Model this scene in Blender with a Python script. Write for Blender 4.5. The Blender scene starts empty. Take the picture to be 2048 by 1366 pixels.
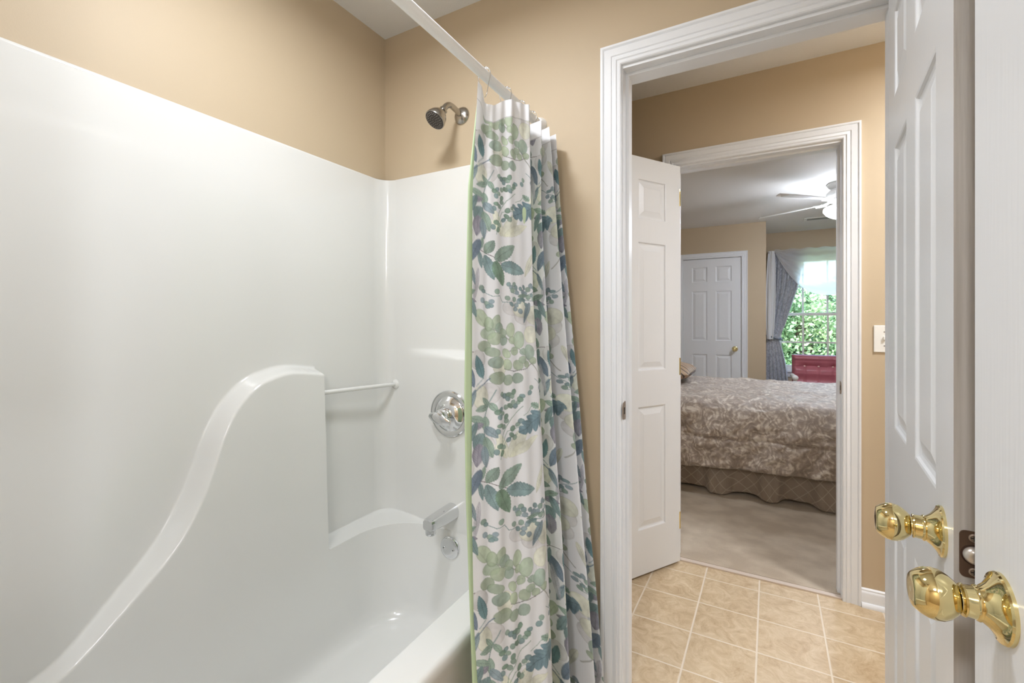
import bpy, bmesh, math, random
import numpy as np
from mathutils import Vector, Matrix, noise
S = 0.0254            # everything below is measured in inches
PI = math.pi
col = bpy.context.scene.collection
sc = bpy.context.scene
random.seed(4)
WP = {}               # world position (inches) of every object's origin

# ------------------------------------------------------------------ helpers
def lin(c, a=1.0):
    return tuple([((v/255)/12.92 if v/255 <= .04045 else ((v/255+.055)/1.055)**2.4) for v in c]) + (a,)

def link_obj(o, parent, loc):
    col.objects.link(o)
    WP[o.name] = Vector(loc)
    if parent is not None:
        o.parent = parent
        o.location = (Vector(loc) - WP[parent.name])*S
    else:
        o.location = Vector(loc)*S
    return o

def tag(o, label=None, cat=None, group=None, kind=None):
    if label: o['label'] = label
    if cat: o['category'] = cat
    if group: o['group'] = group
    if kind: o['kind'] = kind
    return o

def empty(name, loc, label=None, cat=None, group=None, parent=None):
    o = bpy.data.objects.new(name, None); o.empty_display_size = .05
    link_obj(o, parent, loc)
    return tag(o, label, cat, group)

def obj(name, bm, m, parent=None, loc=None, smooth=None, bevel=0, kind=None, label=None, cat=None, group=None, merge=0):
    if merge: bmesh.ops.remove_doubles(bm, verts=bm.verts[:], dist=merge)
    if loc is None:
        if parent is not None: loc = WP[parent.name]
        else:
            xs = [v.co for v in bm.verts]
            loc = Vector((sum(v.x for v in xs)/len(xs), sum(v.y for v in xs)/len(xs), min(v.z for v in xs)))
    loc = Vector(loc)
    bmesh.ops.recalc_face_normals(bm, faces=bm.faces[:])
    for v in bm.verts: v.co = (v.co - loc)*S
    me = bpy.data.meshes.new(name); bm.to_mesh(me); bm.free()
    me.materials.append(m)
    o = bpy.data.objects.new(name, me)
    link_obj(o, parent, loc)
    if smooth is not None:
        me.polygons.foreach_set('use_smooth', [True]*len(me.polygons))
        me.set_sharp_from_angle(angle=math.radians(smooth))
    if bevel:
        b = o.modifiers.new('b', 'BEVEL'); b.width = bevel*S; b.segments = 2; b.limit_method = 'ANGLE'; b.angle_limit = math.radians(40)
        b.harden_normals = False
    return tag(o, label, cat, group, kind)

def B(): return bmesh.new()
def box(bm, x0, x1, y0, y1, z0, z1):
    v = [bm.verts.new((x, y, z)) for x in (x0, x1) for y in (y0, y1) for z in (z0, z1)]
    for f in ((0,1,3,2),(4,6,7,5),(0,4,5,1),(2,3,7,6),(0,2,6,4),(1,5,7,3)): bm.faces.new([v[i] for i in f])
    return bm
def quad(bm, pts): return bm.faces.new([bm.verts.new(p) for p in pts])
def frame_of(d):
    d = Vector(d).normalized()
    up = Vector((0,0,1)) if abs(d.z) < .95 else Vector((1,0,0))
    a = d.cross(up).normalized(); b = a.cross(d).normalized()
    return d, a, b
def lathe(bm, o, d, prof, n=40, cap=True):
    """prof: list of (distance along axis, radius)"""
    d, a, b = frame_of(d); o = Vector(o); rings = []
    for h, r in prof:
        rings.append([bm.verts.new(o + d*h + (a*math.cos(t) + b*math.sin(t))*r) for t in [2*PI*i/n for i in range(n)]])
    for p, q in zip(rings, rings[1:]):
        for i in range(n):
            j = (i+1) % n; bm.faces.new((p[i], p[j], q[j], q[i]))
    if cap:
        bm.faces.new(rings[0][::-1]); bm.faces.new(rings[-1])
    return bm
def tube(bm, pts, r, n=16, closed=False):
    pts = [Vector(p) for p in pts]; rings = []; N = len(pts)
    prev = None
    for i, p in enumerate(pts):
        t = (pts[(i+1) % N] - pts[i-1]) if closed else (pts[min(i+1, N-1)] - pts[max(i-1, 0)])
        t.normalize()
        if prev is None: _, a, _ = frame_of(t)
        else: a = (prev - t*prev.dot(t)).normalized()
        prev = a; b = t.cross(a)
        rr = r[i] if isinstance(r, (list, tuple)) else r
        rings.append([bm.verts.new(p + (a*math.cos(2*PI*k/n) + b*math.sin(2*PI*k/n))*rr) for k in range(n)])
    seq = list(zip(rings, rings[1:])) + ([(rings[-1], rings[0])] if closed else [])
    for p, q in seq:
        for i in range(n):
            j = (i+1) % n; bm.faces.new((p[i], p[j], q[j], q[i]))
    if not closed:
        bm.faces.new(rings[0][::-1]); bm.faces.new(rings[-1])
    return bm
def ball(bm, c, r, sx=1, sy=1, sz=1, seg=24):
    m = Matrix.Translation(c) @ Matrix.Diagonal((sx, sy, sz, 1))
    bmesh.ops.create_uvsphere(bm, u_segments=seg, v_segments=seg//2, radius=r, matrix=m); return bm
def catmull(P, n):
    P = [Vector(p) for p in P]; Q = [P[0]*2-P[1]] + P + [P[-1]*2-P[-2]]; out = []
    for i in range(1, len(Q)-2):
        for k in range(n):
            t = k/n; a, b, c, d = Q[i-1], Q[i], Q[i+1], Q[i+2]
            out.append(.5*((2*b) + (c-a)*t + (2*a-5*b+4*c-d)*t*t + (3*b-a-3*c+d)*t**3))
    out.append(P[-1]); return out
def sstep(a, b, x):
    t = min(1, max(0, (x-a)/(b-a))); return t*t*(3-2*t)
def grid(bm, rows, closed=False):
    R = [[bm.verts.new(p) for p in r] for r in rows]
    for a, b in zip(R, R[1:]):
        n = len(a)
        for i in range(n if closed else n-1):
            j = (i+1) % n; bm.faces.new((a[i], a[j], b[j], b[i]))
    return R

# ---------------------------------------------------------------- materials
def newmat(name):
    m = bpy.data.materials.new(name); m.use_nodes = True
    nt = m.node_tree; b = nt.nodes['Principled BSDF']
    return m, nt, b
def mat(name, rgb, rough=.5, metal=0, coat=0, spec=.5, bump=None, var=None, sheen=0, trans=0, ior=1.45):
    """bump=(scale xyz, strength, distance, detail); var=(rgb2, scale xyz, detail, lo, hi)"""
    m, nt, b = newmat(name); N, L = nt.nodes, nt.links
    b.inputs['Base Color'].default_value = lin(rgb); b.inputs['Roughness'].default_value = rough
    b.inputs['Metallic'].default_value = metal; b.inputs['Coat Weight'].default_value = coat
    b.inputs['Coat Roughness'].default_value = .08
    b.inputs['Specular IOR Level'].default_value = spec; b.inputs['Sheen Weight'].default_value = sheen
    b.inputs['Transmission Weight'].default_value = trans; b.inputs['IOR'].default_value = ior
    tc = N.new('ShaderNodeTexCoord')
    def noise_(scale, detail, dist=0):
        mp = N.new('ShaderNodeMapping'); mp.inputs['Scale'].default_value = scale
        L.new(tc.outputs['Object'], mp.inputs['Vector'])
        n = N.new('ShaderNodeTexNoise'); n.inputs['Scale'].default_value = 1; n.inputs['Detail'].default_value = detail
        n.inputs['Distortion'].default_value = dist
        L.new(mp.outputs[0], n.inputs['Vector']); return n
    if bump:
        n = noise_(bump[0], bump[3] if len(bump) > 3 else 3)
        bp = N.new('ShaderNodeBump'); bp.inputs['Strength'].default_value = bump[1]; bp.inputs['Distance'].default_value = bump[2]
        L.new(n.outputs['Fac'], bp.inputs['Height']); L.new(bp.outputs[0], b.inputs['Normal'])
    if var:
        n = noise_(var[1], var[2], var[5] if len(var) > 5 else 0); mr = N.new('ShaderNodeMapRange')
        mr.inputs['From Min'].default_value = var[3]; mr.inputs['From Max'].default_value = var[4]
        mx = N.new('ShaderNodeMix'); mx.data_type = 'RGBA'
        mx.inputs[6].default_value = lin(rgb); mx.inputs[7].default_value = lin(var[0])
        L.new(n.outputs['Fac'], mr.inputs['Value']); L.new(mr.outputs[0], mx.inputs[0]); L.new(mx.outputs[2], b.inputs['Base Color'])
    return m
PAINT = mat('tan_paint', (194, 176, 149), .55, bump=((350,)*3, .06, .002))
CEIL = mat('ceiling_white', (230, 229, 227), .9, bump=((180,)*3, .5, .003, 4))
TRIM = mat('trim_white', (231, 233, 236), .32, bump=((60,)*3, .015, .001))
DOORW = mat('door_white', (228, 230, 233), .34, bump=((170, 170, 7), .22, .0012, 6))
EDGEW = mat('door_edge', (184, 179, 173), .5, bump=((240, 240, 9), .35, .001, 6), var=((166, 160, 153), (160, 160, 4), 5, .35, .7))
ACRYL = mat('gelcoat_white', (226, 226, 223), .2, coat=.5, spec=.5)
CHROME = mat('chrome', (225, 226, 228), .07, metal=1)
NICKEL = mat('brushed_nickel', (176, 172, 166), .24, metal=1)
BRASS = mat('polished_brass', (226, 210, 156), .05, metal=1)
OLDBRASS = mat('antique_brass', (112, 92, 78), .42, metal=.8)
STRIKE = mat('bronze_strike', (150, 134, 120), .4, metal=.6)
BLACK = mat('black', (22, 20, 18), .6)
PLASTIC = mat('white_plastic', (236, 235, 230), .35)
RODM = mat('rod_plastic', (246, 246, 244), .4, var=((234, 234, 232), (18, 1.5, 18), 2, .35, .65))
LINER = mat('liner_green', (188, 208, 170), .6)
CARPET = mat('carpet', (218, 200, 176), .95, sheen=.3, bump=((520,)*3, .9, .006, 3), var=((196, 176, 151), (7, 9, 7), 4, .38, .62))
GREYDRAPE = mat('grey_jacquard', (166, 170, 180), .6, sheen=.3, var=((200, 204, 212), (38, 38, 22), 4, .42, .55, 1.5), bump=((60, 60, 30), .4, .003))
CHAIRRED = mat('burgundy_vinyl', (172, 100, 110), .38, bump=((18, 18, 50), .3, .004))
WOODW = mat('white_wood', (232, 230, 226), .4)
SKIRTM = None
def glossmix(name, tint, f):
    m, nt, b = newmat(name); N, L = nt.nodes, nt.links
    t = N.new('ShaderNodeBsdfTransparent'); t.inputs[0].default_value = lin(tint)
    g = N.new('ShaderNodeBsdfGlossy'); g.inputs['Roughness'].default_value = .02
    mx = N.new('ShaderNodeMixShader'); mx.inputs[0].default_value = f
    L.new(t.outputs[0], mx.inputs[1]); L.new(g.outputs[0], mx.inputs[2]); L.new(mx.outputs[0], N['Material Output'].inputs[0]); return m
GLASS = glossmix('window_glass', (252, 254, 252), .05)
def sheer(name, rgb, op):
    m, nt, b = newmat(name); N, L = nt.nodes, nt.links
    t = N.new('ShaderNodeBsdfTransparent')
    tl = N.new('ShaderNodeBsdfTranslucent'); tl.inputs[0].default_value = lin(rgb)
    d = N.new('ShaderNodeBsdfDiffuse'); d.inputs[0].default_value = lin(rgb)
    a = N.new('ShaderNodeMixShader'); a.inputs[0].default_value = .65
    L.new(d.outputs[0], a.inputs[1]); L.new(tl.outputs[0], a.inputs[2])
    mx = N.new('ShaderNodeMixShader'); mx.inputs[0].default_value = op
    L.new(t.outputs[0], mx.inputs[1]); L.new(a.outputs[0], mx.inputs[2]); L.new(mx.outputs[0], N['Material Output'].inputs[0]); return m
SHEER = sheer('sheer_white', (252, 252, 254), .94)
def emis(name, rgb, st):
    m, nt, b = newmat(name)
    b.inputs['Base Color'].default_value = lin(rgb); b.inputs['Emission Color'].default_value = lin(rgb); b.inputs['Emission Strength'].default_value = st
    return m
LAMPG = emis('lamp_glass', (255, 250, 240), 3.5)
FANG = emis('fan_glass', (236, 243, 255), 72)
def leafmat(name, a, b_, c):
    m, nt, b = newmat(name); N, L = nt.nodes, nt.links
    oi = N.new('ShaderNodeNewGeometry'); n = N.new('ShaderNodeTexNoise'); n.inputs['Scale'].default_value = 1.6; n.inputs['Detail'].default_value = 6
    L.new(oi.outputs['Position'], n.inputs['Vector'])
    r = N.new('ShaderNodeValToRGB'); e = r.color_ramp.elements
    e[0].position = .36; e[0].color = lin(a); e[1].position = .64; e[1].color = lin(b_)
    k = e.new(.5); k.color = lin(c)
    L.new(n.outputs['Fac'], r.inputs[0]); L.new(r.outputs[0], b.inputs['Base Color']); b.inputs['Roughness'].default_value = .6
    tl = N.new('ShaderNodeBsdfTranslucent'); L.new(r.outputs[0], tl.inputs[0])
    mx = N.new('ShaderNodeMixShader'); mx.inputs[0].default_value = .3
    L.new(b.outputs[0], mx.inputs[1]); L.new(tl.outputs[0], mx.inputs[2]); L.new(mx.outputs[0], N['Material Output'].inputs[0]); return m
def tilemat():
    m, nt, b = newmat('vinyl_tile'); N, L = nt.nodes, nt.links
    g = N.new('ShaderNodeNewGeometry'); sp = N.new('ShaderNodeSeparateXYZ'); L.new(g.outputs['Position'], sp.inputs[0])
    def M(op, a, v=None, c=None):
        n = N.new('ShaderNodeMath'); n.operation = op
        L.new(a, n.inputs[0])
        if v is not None:
            if isinstance(v, (int, float)): n.inputs[1].default_value = v
            else: L.new(v, n.inputs[1])
        if c is not None: n.inputs[2].default_value = c
        return n.outputs[0]
    # x lines at 0.0 + 9.05k (slight skew with y), y lines at 74.9 + 8.65k
    xs = M('MULTIPLY', M('SUBTRACT', sp.outputs[0], M('MULTIPLY', M('SUBTRACT', sp.outputs[1], 75*S), .022)), 1/(9.05*S))
    ys = M('MULTIPLY', M('SUBTRACT', sp.outputs[1], 74.9*S), 1/(8.62*S))
    fx = M('ABSOLUTE', M('SUBTRACT', M('FRACT', M('ADD', xs, 100.5)), .5)); fy = M('ABSOLUTE', M('SUBTRACT', M('FRACT', M('ADD', ys, 100.5)), .5))
    d = M('MINIMUM', fx, fy)
    mr = N.new('ShaderNodeMapRange'); mr.inputs['From Min'].default_value = .009; mr.inputs['From Max'].default_value = .019
    L.new(d, mr.inputs['Value'])
    cx = N.new('ShaderNodeCombineXYZ'); L.new(M('FLOOR', M('ADD', xs, 100)), cx.inputs[0]); L.new(M('FLOOR', M('ADD', ys, 100)), cx.inputs[1])
    wn = N.new('ShaderNodeTexWhiteNoise'); L.new(cx.outputs[0], wn.inputs['Vector'])
    sc_ = N.new('ShaderNodeVectorMath'); sc_.operation = 'SCALE'; L.new(wn.outputs['Color'], sc_.inputs[0]); sc_.inputs['Scale'].default_value = 9
    ad = N.new('ShaderNodeVectorMath'); ad.operation = 'ADD'; L.new(g.outputs['Position'], ad.inputs[0]); L.new(sc_.outputs[0], ad.inputs[1])
    n1 = N.new('ShaderNodeTexNoise'); n1.inputs['Scale'].default_value = 15; n1.inputs['Detail'].default_value = 9; n1.inputs['Roughness'].default_value = .76; n1.inputs['Distortion'].default_value = 1.2
    L.new(ad.outputs[0], n1.inputs['Vector'])
    r = N.new('ShaderNodeValToRGB'); e = r.color_ramp.elements
    e[0].position = .32; e[0].color = lin((176, 149, 114)); e[1].position = .68; e[1].color = lin((216, 197, 168))
    k = e.new(.5); k.color = lin((199, 176, 143))
    L.new(n1.outputs['Fac'], r.inputs[0])
    mx = N.new('ShaderNodeMix'); mx.data_type = 'RGBA'; mx.inputs[6].default_value = lin((222, 208, 188))
    L.new(mr.outputs[0], mx.inputs[0]); L.new(r.outputs[0], mx.inputs[7]); L.new(mx.outputs[2], b.inputs['Base Color'])
    b.inputs['Roughness'].default_value = .42
    bp = N.new('ShaderNodeBump'); bp.inputs['Strength'].default_value = .35; bp.inputs['Distance'].default_value = .002
    L.new(mr.outputs[0], bp.inputs['Height']); L.new(bp.outputs[0], b.inputs['Normal'])
    return m
TILE = tilemat()
def jacquard():
    m, nt, b = newmat('taupe_jacquard'); N, L = nt.nodes, nt.links
    tc = N.new('ShaderNodeTexCoord')
    n = N.new('ShaderNodeTexNoise'); n.inputs['Scale'].default_value = 9; n.inputs['Detail'].default_value = 8; n.inputs['Distortion'].default_value = 2.2; n.inputs['Roughness'].default_value = .68
    L.new(tc.outputs['Object'], n.inputs['Vector'])
    w = N.new('ShaderNodeTexWave'); w.inputs['Scale'].default_value = 6; w.inputs['Distortion'].default_value = 26; w.inputs['Detail'].default_value = 3; w.inputs['Detail Scale'].default_value = 1.2
    L.new(tc.outputs['Object'], w.inputs['Vector'])
    mm = N.new('ShaderNodeMath'); mm.operation = 'MULTIPLY_ADD'; mm.inputs[1].default_value = .12; L.new(w.outputs['Fac'], mm.inputs[0]); L.new(n.outputs['Fac'], mm.inputs[2])
    r = N.new('ShaderNodeValToRGB'); e = r.color_ramp.elements
    e[0].position = .42; e[0].color = lin((150, 136, 125)); e[1].position = .7; e[1].color = lin((222, 212, 200))
    k = e.new(.56); k.color = lin((172, 156, 143))
    L.new(mm.outputs[0], r.inputs[0]); L.new(r.outputs[0], b.inputs['Base Color'])
    b.inputs['Roughness'].default_value = .48; b.inputs['Sheen Weight'].default_value = .4
    bp = N.new('ShaderNodeBump'); bp.inputs['Strength'].default_value = .7; bp.inputs['Distance'].default_value = .006
    L.new(mm.outputs[0], bp.inputs['Height']); L.new(bp.outputs[0], b.inputs['Normal']); return m
JACQ = jacquard()
def skirtmat():
    m, nt, b = newmat('skirt_quilted'); N, L = nt.nodes, nt.links
    at = N.new('ShaderNodeAttribute'); at.attribute_name = 'cloth'; sp = N.new('ShaderNodeSeparateXYZ'); L.new(at.outputs['Vector'], sp.inputs[0])
    def M(op, a, v):
        n = N.new('ShaderNodeMath'); n.operation = op; L.new(a, n.inputs[0])
        if isinstance(v, (int, float)): n.inputs[1].default_value = v
        else: L.new(v, n.inputs[1])
        return n.outputs[0]
    def ln(s):
        t = M('MULTIPLY', M(s, sp.outputs[0], sp.outputs[1]), 1/3.6)
        return M('ABSOLUTE', M('SUBTRACT', M('FRACT', M('ADD', t, 50.0), 0), .5), 0)
    d = M('MINIMUM', ln('ADD'), ln('SUBTRACT'))
    mr = N.new('ShaderNodeMapRange'); mr.inputs['From Min'].default_value = .02; mr.inputs['From Max'].default_value = .055; L.new(d, mr.inputs['Value'])
    mx = N.new('ShaderNodeMix'); mx.data_type = 'RGBA'; mx.inputs[6].default_value = lin((186, 172, 157)); mx.inputs[7].default_value = lin((158, 143, 128))
    L.new(mr.outputs[0], mx.inputs[0]); L.new(mx.outputs[2], b.inputs['Base Color']); b.inputs['Roughness'].default_value = .6; b.inputs['Sheen Weight'].default_value = .3
    return m
SKIRTM = skirtmat()
def curtainmat():
    m, nt, b = newmat('printed_cotton'); N, L = nt.nodes, nt.links
    at = N.new('ShaderNodeAttribute'); at.attribute_name = 'print'
    L.new(at.outputs['Color'], b.inputs['Base Color']); b.inputs['Roughness'].default_value = .75; b.inputs['Specular IOR Level'].default_value = .25
    tc = N.new('ShaderNodeTexCoord'); n = N.new('ShaderNodeTexNoise'); n.inputs['Scale'].default_value = 900; L.new(tc.outputs['Object'], n.inputs['Vector'])
    bp = N.new('ShaderNodeBump'); bp.inputs['Strength'].default_value = .15; bp.inputs['Distance'].default_value = .001
    L.new(n.outputs['Fac'], bp.inputs['Height']); L.new(bp.outputs[0], b.inputs['Normal'])
    tl = N.new('ShaderNodeBsdfTranslucent'); L.new(at.outputs['Color'], tl.inputs[0])
    mx = N.new('ShaderNodeMixShader'); mx.inputs[0].default_value = .12
    L.new(b.outputs[0], mx.inputs[1]); L.new(tl.outputs[0], mx.inputs[2]); L.new(mx.outputs[0], N['Material Output'].inputs[0]); return m
COTTON = curtainmat()

# ------------------------------------------------------------- camera
F, YAW, HY, CH = 892.7, 28.74, 644.8, 48.56
cam = bpy.data.cameras.new('camera'); co = bpy.data.objects.new('camera', cam); col.objects.link(co)
cam.sensor_width = 36; cam.lens = F/2048*36; cam.shift_y = -(683-HY)/2048; cam.clip_start = .02; cam.clip_end = 200
co.location = (0, 0, CH*S); co.rotation_euler = (PI/2, 0, math.radians(YAW)); sc.camera = co

# ------------------------------------------------------------- the rooms
XL, YE, YH, CZ = -54.69, 55.44, 96.3, 96.0
XR = 17.5
def struct(name, bm, m, **k): return obj(name, bm, m, kind='structure', **k)
ZC = CZ
b = B(); box(b, XL-4.5, XL, -62, YE+4.5, 0, ZC); struct('wall_left', b, PAINT)
b = B(); box(b, XR, XR+4.5, -62, YE, 0, ZC); struct('wall_right', b, PAINT)
b = B(); box(b, XL-4.5, XR+4.5, -66.5, -62, 0, ZC); struct('wall_back', b, PAINT)
def holed_wall(name, x0, x1, y0, y1, hx0, hx1, hz1, hz0=0, z0=0, z1=CZ, m=PAINT):
    b = B(); box(b, x0, hx0, y0, y1, z0, z1); box(b, hx1, x1, y0, y1, z0, z1); box(b, hx0, hx1, y0, y1, hz1, z1)
    if hz0 > z0: box(b, hx0, hx1, y0, y1, z0, hz0)
    return struct(name, b, m)
holed_wall('wall_front', XL, 70, YE, YE+4.4, -15.35, 12.55, 80.95)
holed_wall('wall_hall', -80, 80, YH, YH+4.5, -15.15, 13.75, 80.95)
b = B(); box(b, XL-4.5, XL, YE+4.4, YH, 0, ZC); struct('wall_hall_left', b, PAINT)
b = B(); box(b, 65.5, 70, YE+4.4, YH, 0, ZC); struct('wall_hall_right', b, PAINT)
b = B(); box(b, -80, -75.5, YH+4.5, 275, 0, ZC); struct('wall_bedroom_left', b, PAINT)
b = B(); box(b, 75.5, 80, YH+4.5, 275, 0, ZC); struct('wall_bedroom_right', b, PAINT)
b = B(); box(b, -75.5, -33.6, 241, 245, 0, ZC); box(b, -5.8, 3.8, 241, 245, 0, ZC); box(b, -33.6, -5.8, 241, 245, 80.9, ZC); box(b, -.5, 3.8, 245, 275, 0, ZC)
struct('wall_closet', b, PAINT)
b = B(); box(b, -80, 9.2, 275, 281, 0, ZC); box(b, 43.8, 80, 275, 281, 0, ZC); box(b, 9.2, 43.8, 275, 281, 0, 23.6); box(b, 9.2, 43.8, 275, 281, 82.2, ZC)
struct('wall_bedroom_far', b, PAINT)
b = B(); box(b, XL-4.5, XR+4.5, -66.5, YE, CZ, CZ+6); struct('ceiling', b, CEIL)
b = B(); box(b, -80, 80, YE, YH+1, CZ, CZ+6); struct('ceiling', b, CEIL)
b = B(); box(b, -80, 80, YH+1, 281, CZ, CZ+6); struct('ceiling', b, CEIL)
b = B(); box(b, XL-4.5, 80, -66.5, 96.2, -4, 0); struct('floor', b, TILE)
b = B(); box(b, -80, 80, 97.3, 281, -4, .35)
bmesh.ops.subdivide_edges(b, edges=b.edges[:], cuts=1)
struct('floor', b, CARPET)
b = B(); box(b, -14.6, 13.1, 96.2, 97.3, -4, .3); struct('trim_1', b, mat('threshold', (206, 190, 176), .45), bevel=.08, label='pale strip between the vinyl tile and the bedroom carpet')

# jambs and casings --------------------------------------------------
PROF = [(0,0),(0,.38),(.12,.5),(.3,.52),(.36,.44),(.5,.46),(.62,.58),(.95,.5),(1.05,.4),(1.15,.4),(1.25,.52),(1.7,.56),(2.05,.6),(2.12,.5),(2.2,.62),(2.3,.7),(2.55,.7),(2.6,.62),(2.6,0)]
def casing(name, x0, x1, zt, y, s, zb=0, label=None, legs=True):
    b = B(); rows = []
    for w, t in PROF:
        rows.append([(x0-w, y+s*t, zb), (x0-w, y+s*t, zt+w), (x1+w, y+s*t, zt+w), (x1+w, y+s*t, zb)])
    R = grid(b, rows)
    b.faces.new([r[0] for r in R]); b.faces.new([r[3] for r in R][::-1])
    return struct(name, b, TRIM, smooth=25, label=label)
def jamb(name, x0, x1, zt, y0, y1, ys0, ys1, label=None):
    """clear faces x0,x1,zt ; stop between ys0..ys1"""
    b = B(); T = .7
    box(b, x0-T, x0, y0, y1, 0, zt+T); box(b, x1, x1+T, y0, y1, 0, zt+T); box(b, x0, x1, y0, y1, zt, zt+T)
    box(b, x0, x0+.4, ys0, ys1, 0, zt-.4); box(b, x1-.4, x1, ys0, ys1, 0, zt-.4); box(b, x0, x1, ys0, ys1, zt-.4, zt)
    return struct(name, b, TRIM, label=label)
casing('trim_2', -14.75, 12.0, 80.6, YE, -1, label='white moulded casing around the bathroom doorway')
casing('trim_3', -14.75, 12.0, 80.6, YE+4.4, 1)
J1 = jamb('trim_4', -14.6, 11.85, 80.2, YE, YE+4.4, 56.75, 58.1)
casing('trim_5', -14.5, 13.1, 80.6, YH, -1, label='white moulded casing around the bedroom doorway')
J2 = jamb('trim_6', -14.4, 13.0, 80.2, YH, YH+4.5, 97.8, 99.2)
casing('trim_7', -14.5, 13.1, 80.6, YH+4.5, 1, zb=.35)
casing('trim_8', -33.0, -6.4, 80.3, 241, -1, zb=.35, label='white casing around the closet door')
J3 = jamb('trim_9', -32.9, -6.5, 80.2, 241, 245, 242.6, 243.4)
# strike plates
def strike(parent, c, sx):
    b = B(); x, y, z = c
    out = [(-.72, -.6), (-.72, .6), (-.55, 1.0), (.45, 1.15), (.6, 1.0), (.6, -1.0), (.45, -1.15), (-.55, -1.0)]
    vs = [[b.verts.new((x+sx*t, y+p, z+q)) for p, q in out] for t in (.0, .07)]
    b.faces.new(vs[0]); b.faces.new(vs[1][::-1])
    for i in range(len(out)): b.faces.new((vs[0][i], vs[0][i-1], vs[1][i-1], vs[1][i]))
    o = obj('strike_plate', b, STRIKE, parent, loc=c)
    b = B(); box(b, min(x+sx*.07, x+sx*.09), max(x+sx*.07, x+sx*.09), y-.2, y+.28, z-.42, z+.42); obj('latch_hole', b, BLACK, o)
strike(J1, (-14.6, 55.75, 37.5), 1)
strike(J2, (13.0, 97.0, 37.0), -1)
# baseboards
def baseboard(name, x0, x1, y, s, z0=0, shoe=True):
    b = B(); P = [(0,0),(0,0),(.5,0),(.5,2.2),(.42,2.45),(.3,2.6),(.3,2.8),(0,3.0)]
    if shoe: P = [(0,0),(1.0,0),(1.0,.25),(.92,.5),(.75,.68),(.5,.75),(.5,2.25),(.44,2.45),(.3,2.6),(.3,2.85),(0,3.05)]
    R = grid(b, [[(x0, y+s*t, z0+z), (x1, y+s*t, z0+z)] for t, z in P])
    b.faces.new([r[0] for r in R]); b.faces.new([r[1] for r in R][::-1])
    return struct(name, b, TRIM, smooth=30)
baseboard('baseboard_hall', 15.72, 65.5, YH, -1)
baseboard('baseboard_hall', -54.6, -17.12, YH, -1)
baseboard('baseboard_front', -25.3, -17.4, YE, -1)
baseboard('baseboard_closet', -75, -35.7, 241, -1, .35, False)
baseboard('baseboard_bedroom', 3.9, 75, 275, -1, .35, False)

# ------------------------------------------------------------- doors
def slab(W, H=79.5, T=1.375, st=4.1, mid=3.8):
    pw = (W-2*st-mid)/2
    X = [0, st, st+pw, st+pw+mid, W-st, W]
    Z = [0, 8.5, 32.0, 38.8, 63.4, 67.8, 75.4, H]
    b = B()
    for y, s in ((0, 1), (T, -1)):
        for i in range(5):
            for j in range(7):
                x0, x1, z0, z1 = X[i], X[i+1], Z[j], Z[j+1]
                if i in (1, 3) and j in (1, 3, 5):
                    steps = [(0, 0), (.14, .05), (.22, .2), (.42, .3), (.62, .3), (.8, .26), (1.55, .06), (1.62, .03)]
                    rings = [[b.verts.new(p) for p in ((x0+a, y+s*d, z0+a), (x1-a, y+s*d, z0+a), (x1-a, y+s*d, z1-a), (x0+a, y+s*d, z1-a))] for a, d in steps]
                    for p, q in zip(rings, rings[1:]):
                        for k in range(4): b.faces.new((p[k], p[(k+1) % 4], q[(k+1) % 4], q[k]))
                    b.faces.new(rings[-1])
                else: quad(b, [(x0, y, z0), (x1, y, z0), (x1, y, z1), (x0, y, z1)])
    return b
def edges(b, W, H, T):
    quad(b, [(0,0,0),(0,T,0),(0,T,H),(0,0,H)]); quad(b, [(W,0,0),(W,T,0),(W,T,H),(W,0,H)])
    quad(b, [(0,0,0),(W,0,0),(W,T,0),(0,T,0)]); quad(b, [(0,0,H),(W,0,H),(W,T,H),(0,T,H)])
def door(name, origin, ang, W, flip=False, label=None, edge_mat=False, zo=.5, H=79.5):
    """origin = hinge corner, x axis of the slab points along ang; thickness to the left of it (flip: right)"""
    T = 1.375; b = slab(W, H, T)
    edges(b, W, H, T)
    bmesh.ops.remove_doubles(b, verts=b.verts[:], dist=.001)
    M = Matrix.Translation((origin[0], origin[1], zo)) @ Matrix.Rotation(ang, 4, 'Z') @ (Matrix.Diagonal((1, -1, 1, 1)) if flip else Matrix.Identity(4))
    for v in b.verts: v.co = M @ v.co
    o = struct(name, b, DOORW, label=label, loc=(origin[0], origin[1], zo))
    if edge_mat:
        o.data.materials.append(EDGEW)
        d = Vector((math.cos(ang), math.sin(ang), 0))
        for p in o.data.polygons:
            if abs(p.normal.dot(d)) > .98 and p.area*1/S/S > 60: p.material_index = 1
    return o, M, T
KP = [(0, 1.3), (.12, 1.3), (.19, 1.25), (.23, 1.12), (.32, .98), (.46, .8), (.62, .67), (.7, .62), (.73, .67), (.79, .65), (.84, .6), (1.12, .58), (1.15, .62), (1.2, .6), (1.22, .45), (1.34, .45)]
KB = [(1.28, .46), (1.3, .56), (1.42, .68), (1.6, .84), (1.82, .95), (2.05, .98), (2.28, .94), (2.5, .83), (2.64, .72), (2.7, .66), (2.74, .6), (2.75, .4), (2.73, .02)]
def knob(parent, M, x, y, z, ny, m=BRASS, k=1.0, label=None):
    """knob on slab-local point (x,y,z); ny = local outward y direction"""
    c = M @ Vector((x, y, z)); d = (M.to_3x3() @ Vector((0, ny, 0)))
    b = lathe(B(), c, d, [(a*k, r*k) for a, r in KP], 64); o = obj('rosette', b, m, parent, loc=c, smooth=35)
    b = lathe(B(), c, d, [(a*k, r*k) for a, r in KB], 64); obj('door_knob', b, m, o, smooth=50)
    return o
# door_1: the bathroom door, hinged at the right jamb, standing open toward the camera
A1 = math.radians(-90-6.1)
d1, M1, T1 = door('door_1', (11.02, 54.55), A1, 25.7, flip=False, label='white six-panel door standing open beside the doorway, latch plate on its edge', edge_mat=True)
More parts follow.
